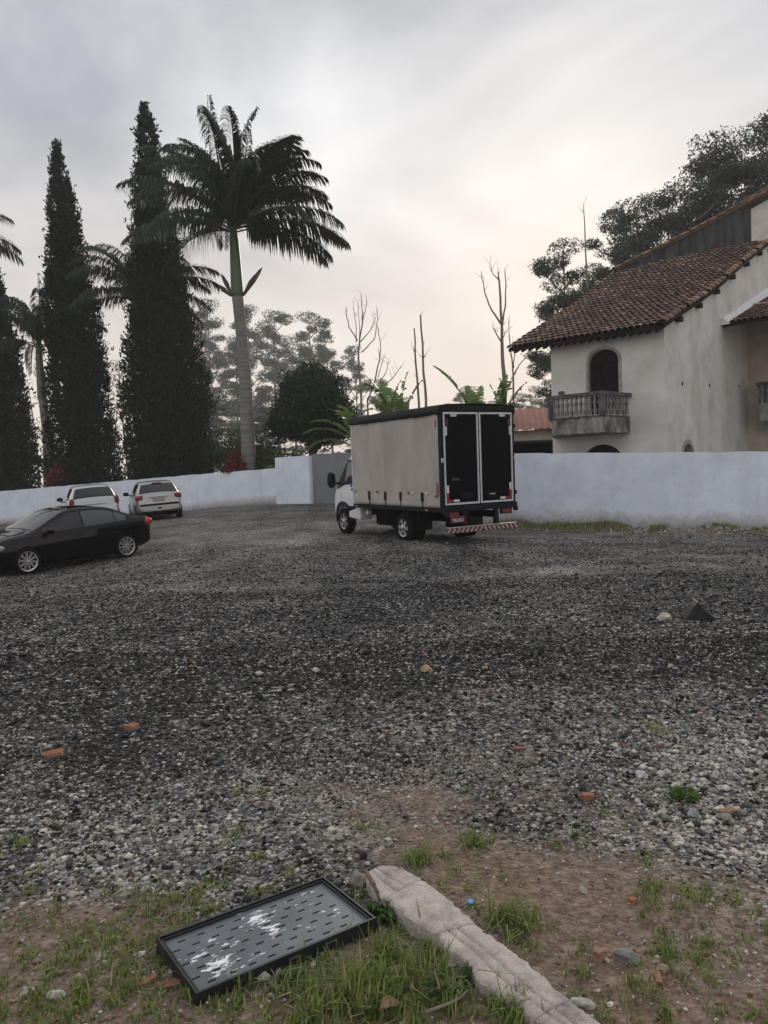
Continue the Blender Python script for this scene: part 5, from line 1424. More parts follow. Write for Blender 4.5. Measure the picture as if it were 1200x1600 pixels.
# rear frame and doors
for sd in (-1, 1): MB().box((sd * 1.07, .03, 1.98), (.07, .10, 2.16)).build('rear_post', MAT['frame'], truck, bevel=.008)
MB().box((0, .02, ZT - .06), (2.21, .10, .13)).build('rear_header', MAT['frame'], truck, bevel=.01)
MB().box((0, .0, .86), (2.24, .14, .13)).build('rear_sill', MAT['frame'], truck, bevel=.012)
for sd in (-1, 1):
    cx = sd * .523; d0, d1 = .945, 3.02; w2 = .505
    dr = MB().box((cx, .0, (d0 + d1) / 2), (2 * w2, .035, d1 - d0)).build('rear_door', MAT['door_black'], truck)
    MB().box((cx, -.024, d1 - .0225), (2 * w2, .03, .045)).build('door_frame', MAT['alu'], dr, bevel=.005)
    MB().box((cx, -.024, d0 + .0225), (2 * w2, .03, .045)).build('door_frame', MAT['alu'], dr, bevel=.005)
    for s2 in (-1, 1): MB().box((cx + s2 * (w2 - .021), -.0245, (d0 + d1) / 2), (.042, .031, d1 - d0 - .09)).build('door_frame', MAT['alu'], dr, bevel=.005)
    MB().box((cx + sd * (w2 - .30), -.030, d1 - .075), (.17, .03, .05)).build('hinge', MAT['alu'], dr, bevel=.004)
    MB().box((cx + sd * (w2 - .07), -.030, d1 - .42), (.05, .035, .20)).build('hinge', MAT['alu'], dr, bevel=.004)
    for (ox, oz, sx_, sz, mt) in ((.085, .36, .05, .17, 'tape_white'), (.085, .19, .05, .17, 'tape_red'), (.145, .095, .17, .05, 'tape_red'), (.33, .095, .15, .05, 'tape_white'), (.10, 1.86, .06, .14, 'tape_dark'),):
        zz = d0 + oz
        MB().box((cx + sd * (w2 - ox), -.026, zz), (sx_, .020, sz)).build('reflective_tape', MAT[mt], dr)
    MB().box((cx - sd * .16, -.022, d0 + .20), (.30, .014, .13)).build('latch_plate', MAT['frame'], dr, bevel=.005)
    MB().tube([(cx - sd * .16 - .08, -.045, d0 + .20), (cx - sd * .16 + .08, -.045, d0 + .20)], .012, 6).build('latch_handle', MAT['frame'] if sd < 0 else MAT['alu'], dr)
    for z in (1.15, 1.95, 2.7): MB().box((sd * 1.085, -.045, z), (.05, .05, .10)).build('hinge_pin', MAT['alu'] if z == 1.95 else MAT['frame'], truck, bevel=.01)
MB().box((-.70, -.022, 1.52), (.20, .012, .05)).build('door_badge', material('grey_badge', (.05, .055, .06), .5), truck)
# underneath
for sd in (-1, 1):
    MB().box((sd * .42, 2.4, .68), (.08, 4.9, .16)).build('chassis_rail', MAT['under'], truck)
    MB().box((sd * .80, 1.14, .55), (.42, .02, .46)).build('mudflap', MAT['black_plastic'], truck)
    MB().box((sd * .47, -.02, .60), (.11, .10, .44)).build('bumper_bracket', MAT['frame'], truck, bevel=.01)
    la = MB().box((sd * .80, .00, .73), (.34, .08, .14)).build('tail_lamp', MAT['frame'], truck, bevel=.01)
    MB().box((sd * .80, -.045, .73), (.29, .02, .10)).build('lens', MAT['tape_dark'], la, bevel=.01)
    MB().box((sd * 1.07, -.05, .77), (.10, .10, .10)).build('marker_lamp', MAT['black_plastic'], truck, bevel=.02)
    MB().tube([(sd * .80, 1.7, .36), (sd * .3, 1.7, .36)], .09, 8).build('axle', MAT['under'], truck)
    MB().box((sd * .82, 2.75, .56), (.36, .80, .40)).build('tank', MAT['under'], truck, bevel=.05)
MB().lathe([(.0, -.72), (.055, -.72), (.06, -.60), (0, -.60)], 10, (-.3, 3.55, .66), 'X').build('fuel_cap', MAT['alu'], truck)
for y in (3.95, .62): MB().box((-1.11, y, .825), (.015, .10, .04)).build('marker_lamp', MAT['amber'], truck, bevel=.005)
bar = MB().box((0, -.09, .375), (2.08, .05, .125)).build('bumper_bar', material('bar_red', (.15, .016, .018), .5, var=.4, vscale=8), truck, bevel=.006)
MB().box((0, -.085, .444), (2.08, .06, .012)).build('bar_edge', MAT['alu'], bar)
for i in range(16):
    x = -1.0 + i * .1333; s = 1 if x < 0 else -1
    P = [(x - .03 - .035 * s, .325), (x + .03 - .035 * s, .325), (x + .03 + .035 * s, .425), (x - .03 + .035 * s, .425)]
    MB().prism(P, -.119, -.116, 'y').build('stripe', MAT['bar_white'], bar)
# number plate with its raised characters
pl = MB().box((-.72, -.075, .615), (.42, .02, .15)).build('number_plate', material('red_plate', (.10, .014, .014), .5), truck, bevel=.004)
cu_ = bpy.data.curves.new('plate_text', 'FONT'); cu_.body = 'YBL0022'; cu_.size = .105; cu_.align_x = 'CENTER'; cu_.align_y = 'CENTER'; cu_.extrude = .001
to = bpy.data.objects.new('tmp_text', cu_); col.objects.link(to); bpy.context.view_layer.update()
tm_ = bpy.data.meshes.new_from_object(to.evaluated_get(bpy.context.evaluated_depsgraph_get())); bpy.data.objects.remove(to)
tm_.materials.clear(); tm_.materials.append(MAT['tape_white'])
lt = link('lettering', tm_, pl); lt.location = (-.72, -.0875, .60); lt.rotation_euler = (R(90), 0, 0); lt.scale = (.88, .95, 1)
TW = wheel_meshes(.36, .22, 'truck', MAT['alloy'])
add_wheels(truck, [(-.98, 1.7, .36, .1), (-.73, 1.7, .36, 0), (.98, 1.7, .36, .3), (.73, 1.7, .36, 0), (-.88, 4.95, .36, .4), (.88, 4.95, .36, .2)], TW)
# cab
CB = Body([(4.22, 2.18), (4.6, 2.24), (4.80, 2.20), (4.95, 2.06), (5.32, 1.54), (5.40, 1.44), (5.60, 1.34), (5.70, 1.18), (5.76, .95)],
          [(4.22, 1.42), (4.9, 1.42), (5.3, 1.36), (5.76, .9)], [(4.22, .99), (5.2, .99), (5.5, .96), (5.68, .86), (5.76, .74)],
          [(4.22, .62), (4.5, .60), (5.4, .52), (5.76, .46)], tumble=.22)
cab = CB.mesh('cab', MAT['white_paint'], truck, ((4.95, .40),), .44)
cz = lambda y: min(CB.at(CB.top, y) - .10, 2.04)
wl = lambda y: 1.44 - .10 * max(0, (y - 4.85) / .4)
CB.side('window_surround', MAT['black_plastic'], cab, [(y, wl(y) - .05 - .06 * max(0, (y - 4.8)), max(cz(y) + .03, wl(y))) for y in np.linspace(4.26, 5.30, 14)], .012)
CB.side('window', glass_material('cab_glass', (.035, .045, .05)), cab, [(y, wl(y) + .02, max(cz(y) - .04, wl(y) + .03)) for y in np.linspace(4.30, 4.86, 12)], .018)
CB.over('windscreen', MAT['glass'], cab, 4.84, 5.30, .94)
CB.side('sill_trim', MAT['black_plastic'], cab, [(y, .66, .80) for y in np.linspace(4.24, 4.60, 4)], .008, 2)
for sd in (-1, 1):
    arc = MB(); a_, b_ = [], []
    for i in range(17):
        a = R(-8) + math.pi * 1.05 * i / 16; y, z = math.cos(a), math.sin(a)
        x = sd * (.995)
        a_.append((sd * (CB.sx(4.95 + .44 * y, max(.56, .40 + .44 * z)) + .03), 4.95 + .435 * y, .40 + .435 * z)); b_.append((sd * (CB.sx(4.95 + .5 * y, max(.56, .40 + .5 * z)) + .02), 4.95 + .52 * y, .40 + .52 * z))
    arc.grid([a_, b_]); o = arc.build('wheel_arch_trim', MAT['black_plastic'], cab); m = o.modifiers.new('t', 'SOLIDIFY'); m.thickness = .03
    mi = ellipsoid((sd * 1.25, 5.12, 1.52), (.115, .09, .22), p=.65); mi.box((sd * 1.09, 5.10, 1.42), (.22, .05, .06)); mi.build('mirror', MAT['black_plastic'], cab, smooth=True)
    mg = MB(); mg.grid([[(sd * 1.25 + .06 * u, 5.026, 1.56 + .11 * v) for u in (-1, 1)] for v in (-1, 1)]); mg.build('mirror_glass', MAT['glass'], cab)
    MB().box((sd * (CB.sx(4.36, 1.26) + .014), 4.36, 1.25), (.03, .13, .07)).build('door_handle', MAT['black_plastic'], cab, bevel=.01)
    MB().box((sd * (CB.sx(4.42, 1.36) + .006), 4.47, 1.355), (.006, .10, .16)).build('door_emblem', material('blue_emblem', (.03, .06, .30), .4), cab, bevel=.002)
    st = MB(); st.hexa([(sd * .60, 3.98, .44), (sd * .99, 3.98, .44), (sd * .99, 4.62, .48), (sd * .60, 4.62, .48), (sd * .60, 3.98, .80), (sd * 1.02, 3.92, .80), (sd * .99, 4.62, .655), (sd * .60, 4.62, .655)])
    st.build('step_box', MAT['white_paint'], cab, bevel=.03)
    seam(CB, cab, [(5.02, 1.36), (5.06, 1.1), (5.0, .9)], MAT['under'])
    MB().box((sd * .62, 5.66, 1.05), (.30, .10, .20)).build('headlamp', MAT['lamp_clear'], cab, bevel=.03)
MB().box((0, 5.74, .55), (1.6, .12, .26)).build('bumper', MAT['black_plastic'], truck, bevel=.04)
hd = math.atan2(.51, .86)
rl_ = Vector((1.26, 17.1, 0)); r2 = Vector((math.cos(hd), math.sin(hd), 0)); c = rl_ + r2 * 1.1
seat_on_ground(truck, c.x, c.y, hd, 4.95, 1.7, 1.8)
truck.matrix_world = truck.matrix_world @ Matrix.Rotation(R(-1.7), 4, 'Y') @ Matrix.Scale(.955, 4, Vector((1, 0, 0)))
# ================================================================== things lying about
def rock_mesh(seed, sub=3, rough=.28):
    r = np.random.default_rng(seed); V, F = ico(sub)
    ph = r.uniform(0, 6, (6, 3)); fr = r.uniform(1.0, 3.2, (6, 3)); n = np.zeros(len(V))
    for k in range(6): n += np.sin((V * fr[k]).sum(1) * 1.6 + ph[k, 0]) / 6
    for k in range(7):                                   # knock a few flats off it
        d = r.normal(size=3); d /= np.linalg.norm(d); lim = r.uniform(.62, .9); pr = V @ d
        V = V - np.where(pr > lim, pr - lim, 0)[:, None] * d
    V = V * (1 + rough * n)[:, None]
    return V, F
def rock(name, label, px, py, size, colr, cat='stone', squash=(1, .75, .55), seed=0, group=None):
    p = gat(px, py); z = float(gzf(p.x, p.y)); V, F = rock_mesh(seed); V = V * np.array(squash) * size / 2
    me = np_mesh(name, V, F, material('stone_%d' % seed, colr, .85, var=.4, vscale=22, bump=.4, bscale=70), smooth=True)
    try: me.set_sharp_from_angle(angle=R(28))
    except Exception: pass
    o = link(name, me); o.location = (p.x, p.y, z + size * squash[2] * .30); o.rotation_euler = (random.uniform(-.2, .2), random.uniform(-.2, .2), random.uniform(0, 6))
    return tag(o, label, cat, group)
def shard(label, px, py, L_, W, H, colr, seed, grooves=True, yaw=0.3):
    """a broken piece of hollow clay brick: grooved slab with a ragged end"""
    p = gat(px, py); z = float(gzf(p.x, p.y)); r = random.Random(seed)
    mb = MB(); n = 9; top, bot = [], []
    for i in range(n):
        x = -L_ / 2 + L_ * i / (n - 1); rt, rb = [], []
        w0 = W * (.5 + r.uniform(-.08, .05)); w1 = W * (.5 + r.uniform(-.08, .05))
        for j in range(9):
            y = -w0 + (w0 + w1) * j / 8; g = -.12 * H if (grooves and j in (2, 4, 6)) else 0
            rt.append((x + r.uniform(-.004, .004), y, H * .5 + g + r.uniform(-.03, .03) * H)); rb.append((x, y, -H * .5))
        top.append(rt); bot.append(rb)
    mb.grid(top); mb.grid([q[::-1] for q in bot]); mb.grid([bot[0], top[0]]); mb.grid([top[-1], bot[-1]]); mb.grid([[q[0] for q in top], [q[0] for q in bot]]); mb.grid([[q[-1] for q in bot], [q[-1] for q in top]])
    o = mb.build('brick_fragment', material('clay_%d' % seed, colr, .9, var=.4, vscale=25, bump=.4, bscale=90))
    o.location = (p.x, p.y, z + H * .45); o.rotation_euler = (r.uniform(-.12, .12), r.uniform(-.12, .12), yaw)
    return tag(o, label, 'brick')
CL = (.42, .15, .07)
shard('long orange clay brick piece lying alone on black gravel', 84, 1184, .115, .06, .035, (.40, .19, .12), 1, yaw=.2)
shard('short grooved clay brick piece lying near the long orange one', 207, 1141, .075, .07, .035, (.36, .19, .13), 2, yaw=-.2)
shard('worn red-brown brick lump beside a dark stone on gravel', 917, 1244, .06, .045, .03, (.32, .14, .08), 3, False, .1)
shard('flat tan clay sliver among coarse stones', 1140, 1265, .10, .045, .015, (.36, .20, .13), 4, False, 0)
shard('small upright pinkish brick chip close to the grey boulder', 936, 1501, .038, .028, .035, (.33, .20, .15), 5, False, .8)
shard('orange brick sliver below the rounded tan stone', 1028, 1537, .05, .02, .018, (.36, .19, .12), 6, False, 1.4)
shard('curved red tile chip lying in grass left of the black crate', 231, 1532, .06, .03, .014, (.34, .16, .10), 7, False, .9)
shard('brownish tile chip touching the left corner of the black crate', 264, 1540, .07, .032, .014, (.28, .13, .085), 8, False, .35)
shard('tiny orange brick chip on bare soil', 988, 1409, .03, .024, .016, (.42, .17, .09), 9, False, .4)
shard('dull brick flake half sunk in tarred gravel', 812, 1168, .08, .04, .012, (.24, .11, .08), 10, False, .1)
rock('stone', 'big pale cream stone beside the black rubber wedge', 1038, 969, .20, (.55, .50, .43), seed=21, squash=(1, .7, .55))
rock('stone', 'tan fist-sized stone alone on the dark mid-yard gravel', 666, 1049, .10, (.42, .30, .19), seed=22, squash=(1, .9, .8))
rock('stone', 'small orange-tan stone right of the tan stone', 758, 1045, .065, (.40, .24, .15), seed=23)
rock('stone', 'beige pebble on dark gravel below the cream stone', 1048, 1043, .08, (.42, .33, .25), seed=24)
rock('stone', 'grey long boulder, the largest near the concrete kerb', 978, 1503, .085, (.23, .22, .21), seed=25, squash=(1.15, .6, .55))
rock('stone', 'rounded tan stone with flat top near the grey boulder', 1036, 1521, .05, (.33, .24, .18), seed=26, squash=(1, .7, .6))
rock('stone', 'dark grey angular stone above the worn brick lump', 909, 1231, .06, (.055, .055, .062), seed=27, squash=(1, .8, .8))
rock('stone', 'pinkish flat stone on brown soil above the kerb', 911, 1391, .055, (.40, .33, .29), seed=28, squash=(1.1, .6, .4))
rock('stone', 'large white stone of a pair on the coarse gravel', 1001, 1339 - 130, .085, (.55, .54, .52), seed=29, squash=(1, .8, .5))
rock('stone', 'bluish grey stone by the leafy weed', 1083, 1272, .07, (.25, .27, .30), seed=30)
rock('stone', 'white stone against the front side of the black crate', 412, 1531, .05, (.52, .50, .46), seed=31, squash=(1, .7, .6))
rock('stone', 'long buff stone against the front side of the black crate', 436, 1527, .06, (.36, .33, .27), seed=32, squash=(1.2, .5, .4))
rock('stone', 'pale stone alone in the grass left of the crate', 87, 1557, .06, (.50, .48, .43), seed=33, squash=(1.1, .6, .5))
rock('stone', 'light flat stone near the bottom of the grassy strip', 42, 1552, .05, (.48, .46, .42), seed=34)
rock('stone', 'round black pebble above the black crate', 567, 1334, .045, (.02, .02, .022), seed=35, squash=(1, .9, .8))
rock('stone', 'white quartz pebble on soil between crate and kerb', 704, 1510, .045, (.56, .54, .50), seed=36)
rock('stone', 'whitish stone touching the lower right edge of the kerb', 912, 1575, .07, (.45, .43, .40), seed=37, squash=(1.2, .6, .5))
rock('stone', 'flat grey stone at the soil edge above the grass tuft', 743, 1286, .055, (.22, .215, .21), seed=38, squash=(1.1, .7, .4))
rock('stone', 'pale long stone on mid-yard gravel', 812 - 408, 1054, .09, (.50, .49, .46), seed=39, squash=(1.2, .6, .5))
rock('stone', 'white knobbly stone on mid-yard gravel right of the pale long one', 495, 1051, .10, (.46, .46, .45), seed=40)

# black rubber wedge
p = gat(1090, 966); w = thing('rubber_wedge', 'folded black rubber wedge lying on the gravel', 'wedge', (p.x, p.y, float(gzf(p.x, p.y))), R(-12))
mb = MB(); prof = []
for i in range(9):
    u = i / 8; prof.append((-.02 + .20 * u, .20 - .20 * u ** .75))
pts = [(-.16, 0.0)] + [(-.14 + .10 * u, .02 + .17 * u ** .9) for u in (.2, .5, .8)] + prof + [(.15, -.005)]
mb.prism(pts, -.14, .14, 'y'); mb.build('hump', material('old_rubber', (.022, .022, .024), .6, var=.4, vscale=12, bump=.3, bscale=40), w, bevel=.008)
mb = MB(); G = [[(x * 1.02 + .005, yy, z + .012) for (x, z) in prof] for yy in (-.15, .15)]
mb.grid(G); o = mb.build('tread_sheet', material('worn_rubber', (.05, .05, .052), .5, var=.4, vscale=14), w); m = o.modifiers.new('t', 'SOLIDIFY'); m.thickness = .014

# blue bottle cap
p = gat(735, 1411); mb = MB(); mb.lathe([(.0, .010), (.012, .0105), (.0145, .007), (.015, 0), (.0135, 0), (.013, .006)], 20)
o = mb.build('bottle_cap', material('blue_plastic', (.10, .28, .52), .4)); o.location = (p.x, p.y, float(gzf(p.x, p.y)) + .006); o.rotation_euler = (.2, .1, 0)
tag(o, 'blue plastic bottle cap on brown soil beside the kerb', 'cap')

# ------------------------------------------------------------------ concrete kerb, four broken lengths
LE = [(571, 1362), (583, 1385), (598, 1399), (615, 1409), (650, 1439), (680, 1457), (700, 1474), (723, 1492), (753, 1529), (797, 1562), (840, 1592), (880, 1622), (930, 1660)]
RE = [(600, 1354), (625, 1357), (652, 1371), (680, 1392), (712, 1417), (742, 1444), (757, 1456), (773, 1467), (817, 1497), (873, 1547), (895, 1568), (940, 1600), (1000, 1645)]
LP = [gat(x, y, .055) for x, y in LE]; RP = [gat(x, y, .055) for x, y in RE]
kerb = thing('concrete_kerb', 'broken pale concrete kerb strip sunk in the soil', 'kerb', (0, 0, 0))
kc = bpy.data.materials.new('old_concrete'); kc.use_nodes = True
t = kc.node_tree; N = t.nodes; L = t.links; b = N['Principled BSDF']
tc = N.new('ShaderNodeTexCoord'); n1 = N.new('ShaderNodeTexNoise'); n1.inputs['Scale'].default_value = 7; n1.inputs['Detail'].default_value = 10; n1.inputs['Roughness'].default_value = .72
L.new(tc.outputs['Object'], n1.inputs['Vector'])
r1 = rampn(n1.outputs['Fac'], [(.24, (.10, .085, .07)), (.42, (.38, .33, .30)), (.58, (.55, .485, .445)), (.8, (.64, .575, .53))])
n2 = N.new('ShaderNodeTexVoronoi'); n2.inputs['Scale'].default_value = 60; L.new(tc.outputs['Object'], n2.inputs['Vector'])
r2_ = rampn(n2.outputs['Distance'], [(.0, (.45, .45, .45)), (.16, (1, 1, 1))])
mx = N.new('ShaderNodeMix'); mx.data_type = 'RGBA'; mx.blend_type = 'MULTIPLY'; mx.inputs[0].default_value = .5
L.new(r1.outputs[0], mx.inputs[6]); L.new(r2_.outputs[0], mx.inputs[7]); L.new(mx.outputs[2], b.inputs['Base Color']); b.inputs['Roughness'].default_value = .92
n3 = N.new('ShaderNodeTexNoise'); n3.inputs['Scale'].default_value = 110; n3.inputs['Detail'].default_value = 8; L.new(tc.outputs['Object'], n3.inputs['Vector'])
bp = N.new('ShaderNodeBump'); bp.inputs['Strength'].default_value = .9; bp.inputs['Distance'].default_value = .012; L.new(n3.outputs['Fac'], bp.inputs['Height']); L.new(bp.outputs[0], b.inputs['Normal'])
MAT['old_concrete'] = kc
def lerp_edge(E_, s):
    i = min(int(s), len(E_) - 2); return E_[i].lerp(E_[i + 1], s - i)
def kerb_piece(s0, s1, dz, tilt):
    n = int((s1 - s0) * 16) + 2; m = 23; top = []
    for i in range(n):
        s = s0 + (s1 - s0) * i / (n - 1); a, c = lerp_edge(LP, s), lerp_edge(RP, s)
        row = []
        for j in range(m):
            u = j / (m - 1); jit = (.016 * (float(vnoise(np.array(s * 6.0), np.array(3.0 + 4 * (u > .5)), 1.0, 41)) - .5) + .012 * (float(vnoise(np.array(s * 19.0), np.array(3.0 + 4 * (u > .5)), 1.0, 42)) - .5)) * (1 if j in (0, m - 1) else (.6 if j in (1, m - 2) else 0))
            p = a.lerp(c, u); d = (c - a).normalized(); p = p + d * jit
            prof = .004 * math.sin(math.pi * u) + (-.007 * math.exp(-((u - .32) / .03) ** 2) - .008 * math.exp(-((u - .55) / .035) ** 2)) * (1 if s > 4.8 or s < 2.2 else .35)
            edge = -.010 * (math.exp(-u / .03) + math.exp(-(1 - u) / .03))
            nz_ = .004 * (float(vnoise(np.array(p.x), np.array(p.y), 34, 31)) - .5) + .006 * (float(vnoise(np.array(p.x), np.array(p.y), 7, 32)) - .5)
            e2 = min(i, n - 1 - i); edge += -.005 if e2 == 0 else 0
            row.append((p.x, p.y, p.z + prof + edge + nz_ + dz + tilt * (u - .5)))
        top.append(row)
    mb = MB(); mb.grid(top)
    sk = lambda row: [(x, y, z - .13) for x, y, z in row]
    L_ = [r_[0] for r_ in top]; R_ = [r_[-1] for r_ in top]
    mb.grid([top[0], sk(top[0])]); mb.grid([sk(top[-1]), top[-1]]); mb.grid([sk(L_), L_]); mb.grid([R_, sk(R_)])
    sg_ = mb.build('segment', MAT['old_concrete'], kerb, smooth=True)
    try: sg_.data.set_sharp_from_angle(angle=R(38))
    except Exception: pass
for (s0, s1, dz, tl_) in ((0, 2.28, .002, .012), (2.30, 5.0, .005, .012), (5.015, 9.87, .0, .010), (9.885, 12, -.001, .01)): kerb_piece(s0, s1, dz, tl_)
rod = MB(); a, c = gat(572, 1362, .06), gat(597, 1407, .03); rod.tube([a, a.lerp(c, .5) + Vector((0, 0, .004)), c], .010, 8)
rod.build('rusty_rod', material('rust', (.17, .10, .075), .9, var=.4, vscale=30), kerb, smooth=True)
rock('stone', 'lumpy concrete knob at the raised end of the kerb', 560, 1378, .09, (.26, .22, .19), seed=41, squash=(1, .8, .7))

# ------------------------------------------------------------------ upturned black plastic crate
CH = .050
c_bl, c_br, c_fr, c_fl = gat(258, 1466, CH), gat(509, 1361, CH), gat(584, 1442, CH), gat(292, 1549, CH)
cc = (c_bl + c_br + c_fr + c_fl) / 4
ux = ((c_br - c_bl) + (c_fr - c_fl)).normalized(); CLN = ((c_br - c_bl).length + (c_fr - c_fl).length) / 2; CWD = ((c_bl - c_fl).length + (c_br - c_fr).length) / 2
crate = thing('plastic_crate', 'upturned black plastic crate splashed with white paint', 'crate', (cc.x, cc.y, float(gzf(cc.x, cc.y))), math.atan2(ux.y, ux.x))
print('CRATE', CLN, CWD)
pm_ = bpy.data.materials.new('crate_plastic_sky_sheen'); pm_.use_nodes = True
t = pm_.node_tree; N = t.nodes; L = t.links; b = N['Principled BSDF']
tc = N.new('ShaderNodeTexCoord')
mp1 = N.new('ShaderNodeMapping'); mp1.inputs['Scale'].default_value = (1.0, 2.6, 1.0); mp1.inputs['Rotation'].default_value = (0, 0, R(14)); L.new(tc.outputs['Object'], mp1.inputs['Vector'])
nA = N.new('ShaderNodeTexNoise'); nA.inputs['Scale'].default_value = 22; nA.inputs['Detail'].default_value = 7; nA.inputs['Roughness'].default_value = .62; L.new(mp1.outputs[0], nA.inputs['Vector'])
# splash centres in the deck's own frame
acc = None
sepc = N.new('ShaderNodeSeparateXYZ'); L.new(tc.outputs['Object'], sepc.inputs[0])
for (sx_, sy_, r_, a_) in ((-.22, -.10, .10, 1.0), (-.15, .0, .07, .8), (-.10, -.14, .06, .7), (.0, .14, .09, 1.0), (.02, .0, .06, .95), (-.27, .02, .06, .85), (.20, .10, .07, .6), (.24, .19, .06, .7), (.23, .0, .06, .7), (.12, -.08, .05, .75), (-.05, .05, .05, .6), (.10, .17, .05, .7), (.27, -.05, .05, .6), (-.18, .12, .05, .7), (.05, -.14, .05, .5)):
    vd = N.new('ShaderNodeVectorMath'); vd.operation = 'DISTANCE'; L.new(tc.outputs['Object'], vd.inputs[0]); vd.inputs[1].default_value = (sx_ * CLN / .70, sy_ * CWD / .54, CH - .012)
    mr = N.new('ShaderNodeMapRange'); mr.inputs['From Min'].default_value = r_ * 1.3; mr.inputs['From Max'].default_value = 0; mr.inputs['To Min'].default_value = 0; mr.inputs['To Max'].default_value = a_; L.new(vd.outputs['Value'], mr.inputs['Value'])
    if acc is None: acc = mr.outputs[0]
    else:
        mm = N.new('ShaderNodeMath'); mm.operation = 'MAXIMUM'; L.new(acc, mm.inputs[0]); L.new(mr.outputs[0], mm.inputs[1]); acc = mm.outputs[0]
mul = N.new('ShaderNodeMath'); mul.operation = 'MULTIPLY_ADD'; L.new(acc, mul.inputs[0]); mul.inputs[1].default_value = .30; L.new(nA.outputs['Fac'], mul.inputs[2])
thr = N.new('ShaderNodeMapRange'); thr.inputs['From Min'].default_value = .705; thr.inputs['From Max'].default_value = .765; L.new(mul.outputs[0], thr.inputs['Value'])
nB = N.new('ShaderNodeTexNoise'); nB.inputs['Scale'].default_value = 5; nB.inputs['Detail'].default_value = 6; L.new(tc.outputs['Object'], nB.inputs['Vector'])
dk_ = rampn(nB.outputs['Fac'], [(.3, (.075, .088, .102)), (.7, (.125, .142, .160))])  # blue-grey lift in the colour stands for sky mirrored on the black deck
mxp = N.new('ShaderNodeMix'); mxp.data_type = 'RGBA'; L.new(thr.outputs[0], mxp.inputs[0]); L.new(dk_.outputs[0], mxp.inputs[6]); mxp.inputs[7].default_value = (.80, .80, .80, 1)
L.new(mxp.outputs[2], b.inputs['Base Color']); b.inputs['Roughness'].default_value = .42
wall_m = material('crate_wall', (.022, .025, .029), .42, var=.4, vscale=18)
HX, HY = CLN / 2, CWD / 2; IX, IY = HX - .019, HY - .019; zt_ = CH - .006
# deck pierced by staggered slots
dk = MB(); rows_n = 15; ry = 2 * IY / rows_n; sl_l, pitch = .030, 2 * IX / 9.0
for k in range(rows_n):
    y0_, y1_ = -IY + k * ry, -IY + (k + 1) * ry
    if k % 2 == 0:
        dk.box((0, (y0_ + y1_) / 2, zt_ - .004), (2 * IX, ry, .008)); continue
    xs = []; ofs = pitch * (.25 if (k // 2) % 2 else .75); x = -IX + ofs
    while x < IX - .02: xs.append(x); x += pitch
    sh = .010; e0 = -IX
    yc = (y0_ + y1_) / 2
    dk.box((0, yc + ry * .36, zt_ - .004), (2 * IX, ry * .28, .0079)); dk.box((0, yc - ry * .36, zt_ - .004), (2 * IX, ry * .28, .0079))
    for x in xs + [None]:
        e1 = IX if x is None else x - sl_l / 2
        if e1 > e0: dk.box(((e0 + e1) / 2, yc, zt_ - .004), (e1 - e0, ry * .44, .0078))
        e0 = None if x is None else x + sl_l / 2
dk.build('deck', pm_, crate)
MB().box((0, 0, zt_ - .03), (2 * IX, 2 * IY, .004)).build('lower_deck', wall_m, crate)
rim = MB()
for sd in (-1, 1):
    rim.box((0, sd * (HY - .004), CH / 2), (2 * HX, .007, CH + .02)); rim.box((sd * (HX - .004), 0, CH / 2), (.007, 2 * HY - .015, CH + .0195))
    rim.box((0, sd * (IY + .003), CH / 2 - .003), (2 * IX + .012, .006, CH + .014)); rim.box((sd * (IX + .003), 0, CH / 2 - .003), (.006, 2 * IY, CH + .0135))
    rim.box((0, sd * (HY - .0095), CH - .016), (2 * HX - .02, .015, .004)); rim.box((sd * (HX - .0095), 0, CH - .0161), (.015, 2 * HY - .045, .0041))
rim.build('rim', wall_m, crate)
rb = MB()
for i in range(24):
    x = -HX + .02 + (2 * HX - .04) * i / 23
    for sd in (-1, 1): rb.box((x, sd * (HY - .0095), CH - .012), (.004, .012, .016))
for i in range(16):
    y = -HY + .05 + (2 * HY - .1) * i / 15
    for sd in (-1, 1): rb.box((sd * (HX - .0095), y, CH - .012), (.012, .004, .0161))
ribs = rb.build('rim_ribs', wall_m, crate)
lb = material('moulded_label', (.16, .155, .13), .7, var=.5, vscale=60)
for (x, wd) in ((.005, .045), (.155, .05)):
    fr = MB()
    for (ox, oz, a_, b_) in ((0, .019, wd, .006), (0, -.019, wd, .006), (wd / 2 - .003, 0, .006, .032), (-wd / 2 + .003, 0, .006, .032)): fr.box((x + ox, -HY - .0012, CH - .026 + oz * .9), (a_, .0025, b_))
    fr.build('label_frame', lb, crate)
cu_ = bpy.data.curves.new('crate_text', 'FONT'); cu_.body = 'HZ1'; cu_.size = .022; cu_.align_x = 'CENTER'; cu_.align_y = 'CENTER'; cu_.extrude = .0006
to = bpy.data.objects.new('tmp_text', cu_); col.objects.link(to); bpy.context.view_layer.update()
tm_ = bpy.data.meshes.new_from_object(to.evaluated_get(bpy.context.evaluated_depsgraph_get())); bpy.data.objects.remove(to)
tm_.materials.clear(); tm_.materials.append(lb)
lt = link('lettering', tm_, crate); lt.location = (-.055, -HY - .0015, CH - .028); lt.rotation_euler = (R(90), 0, 0)

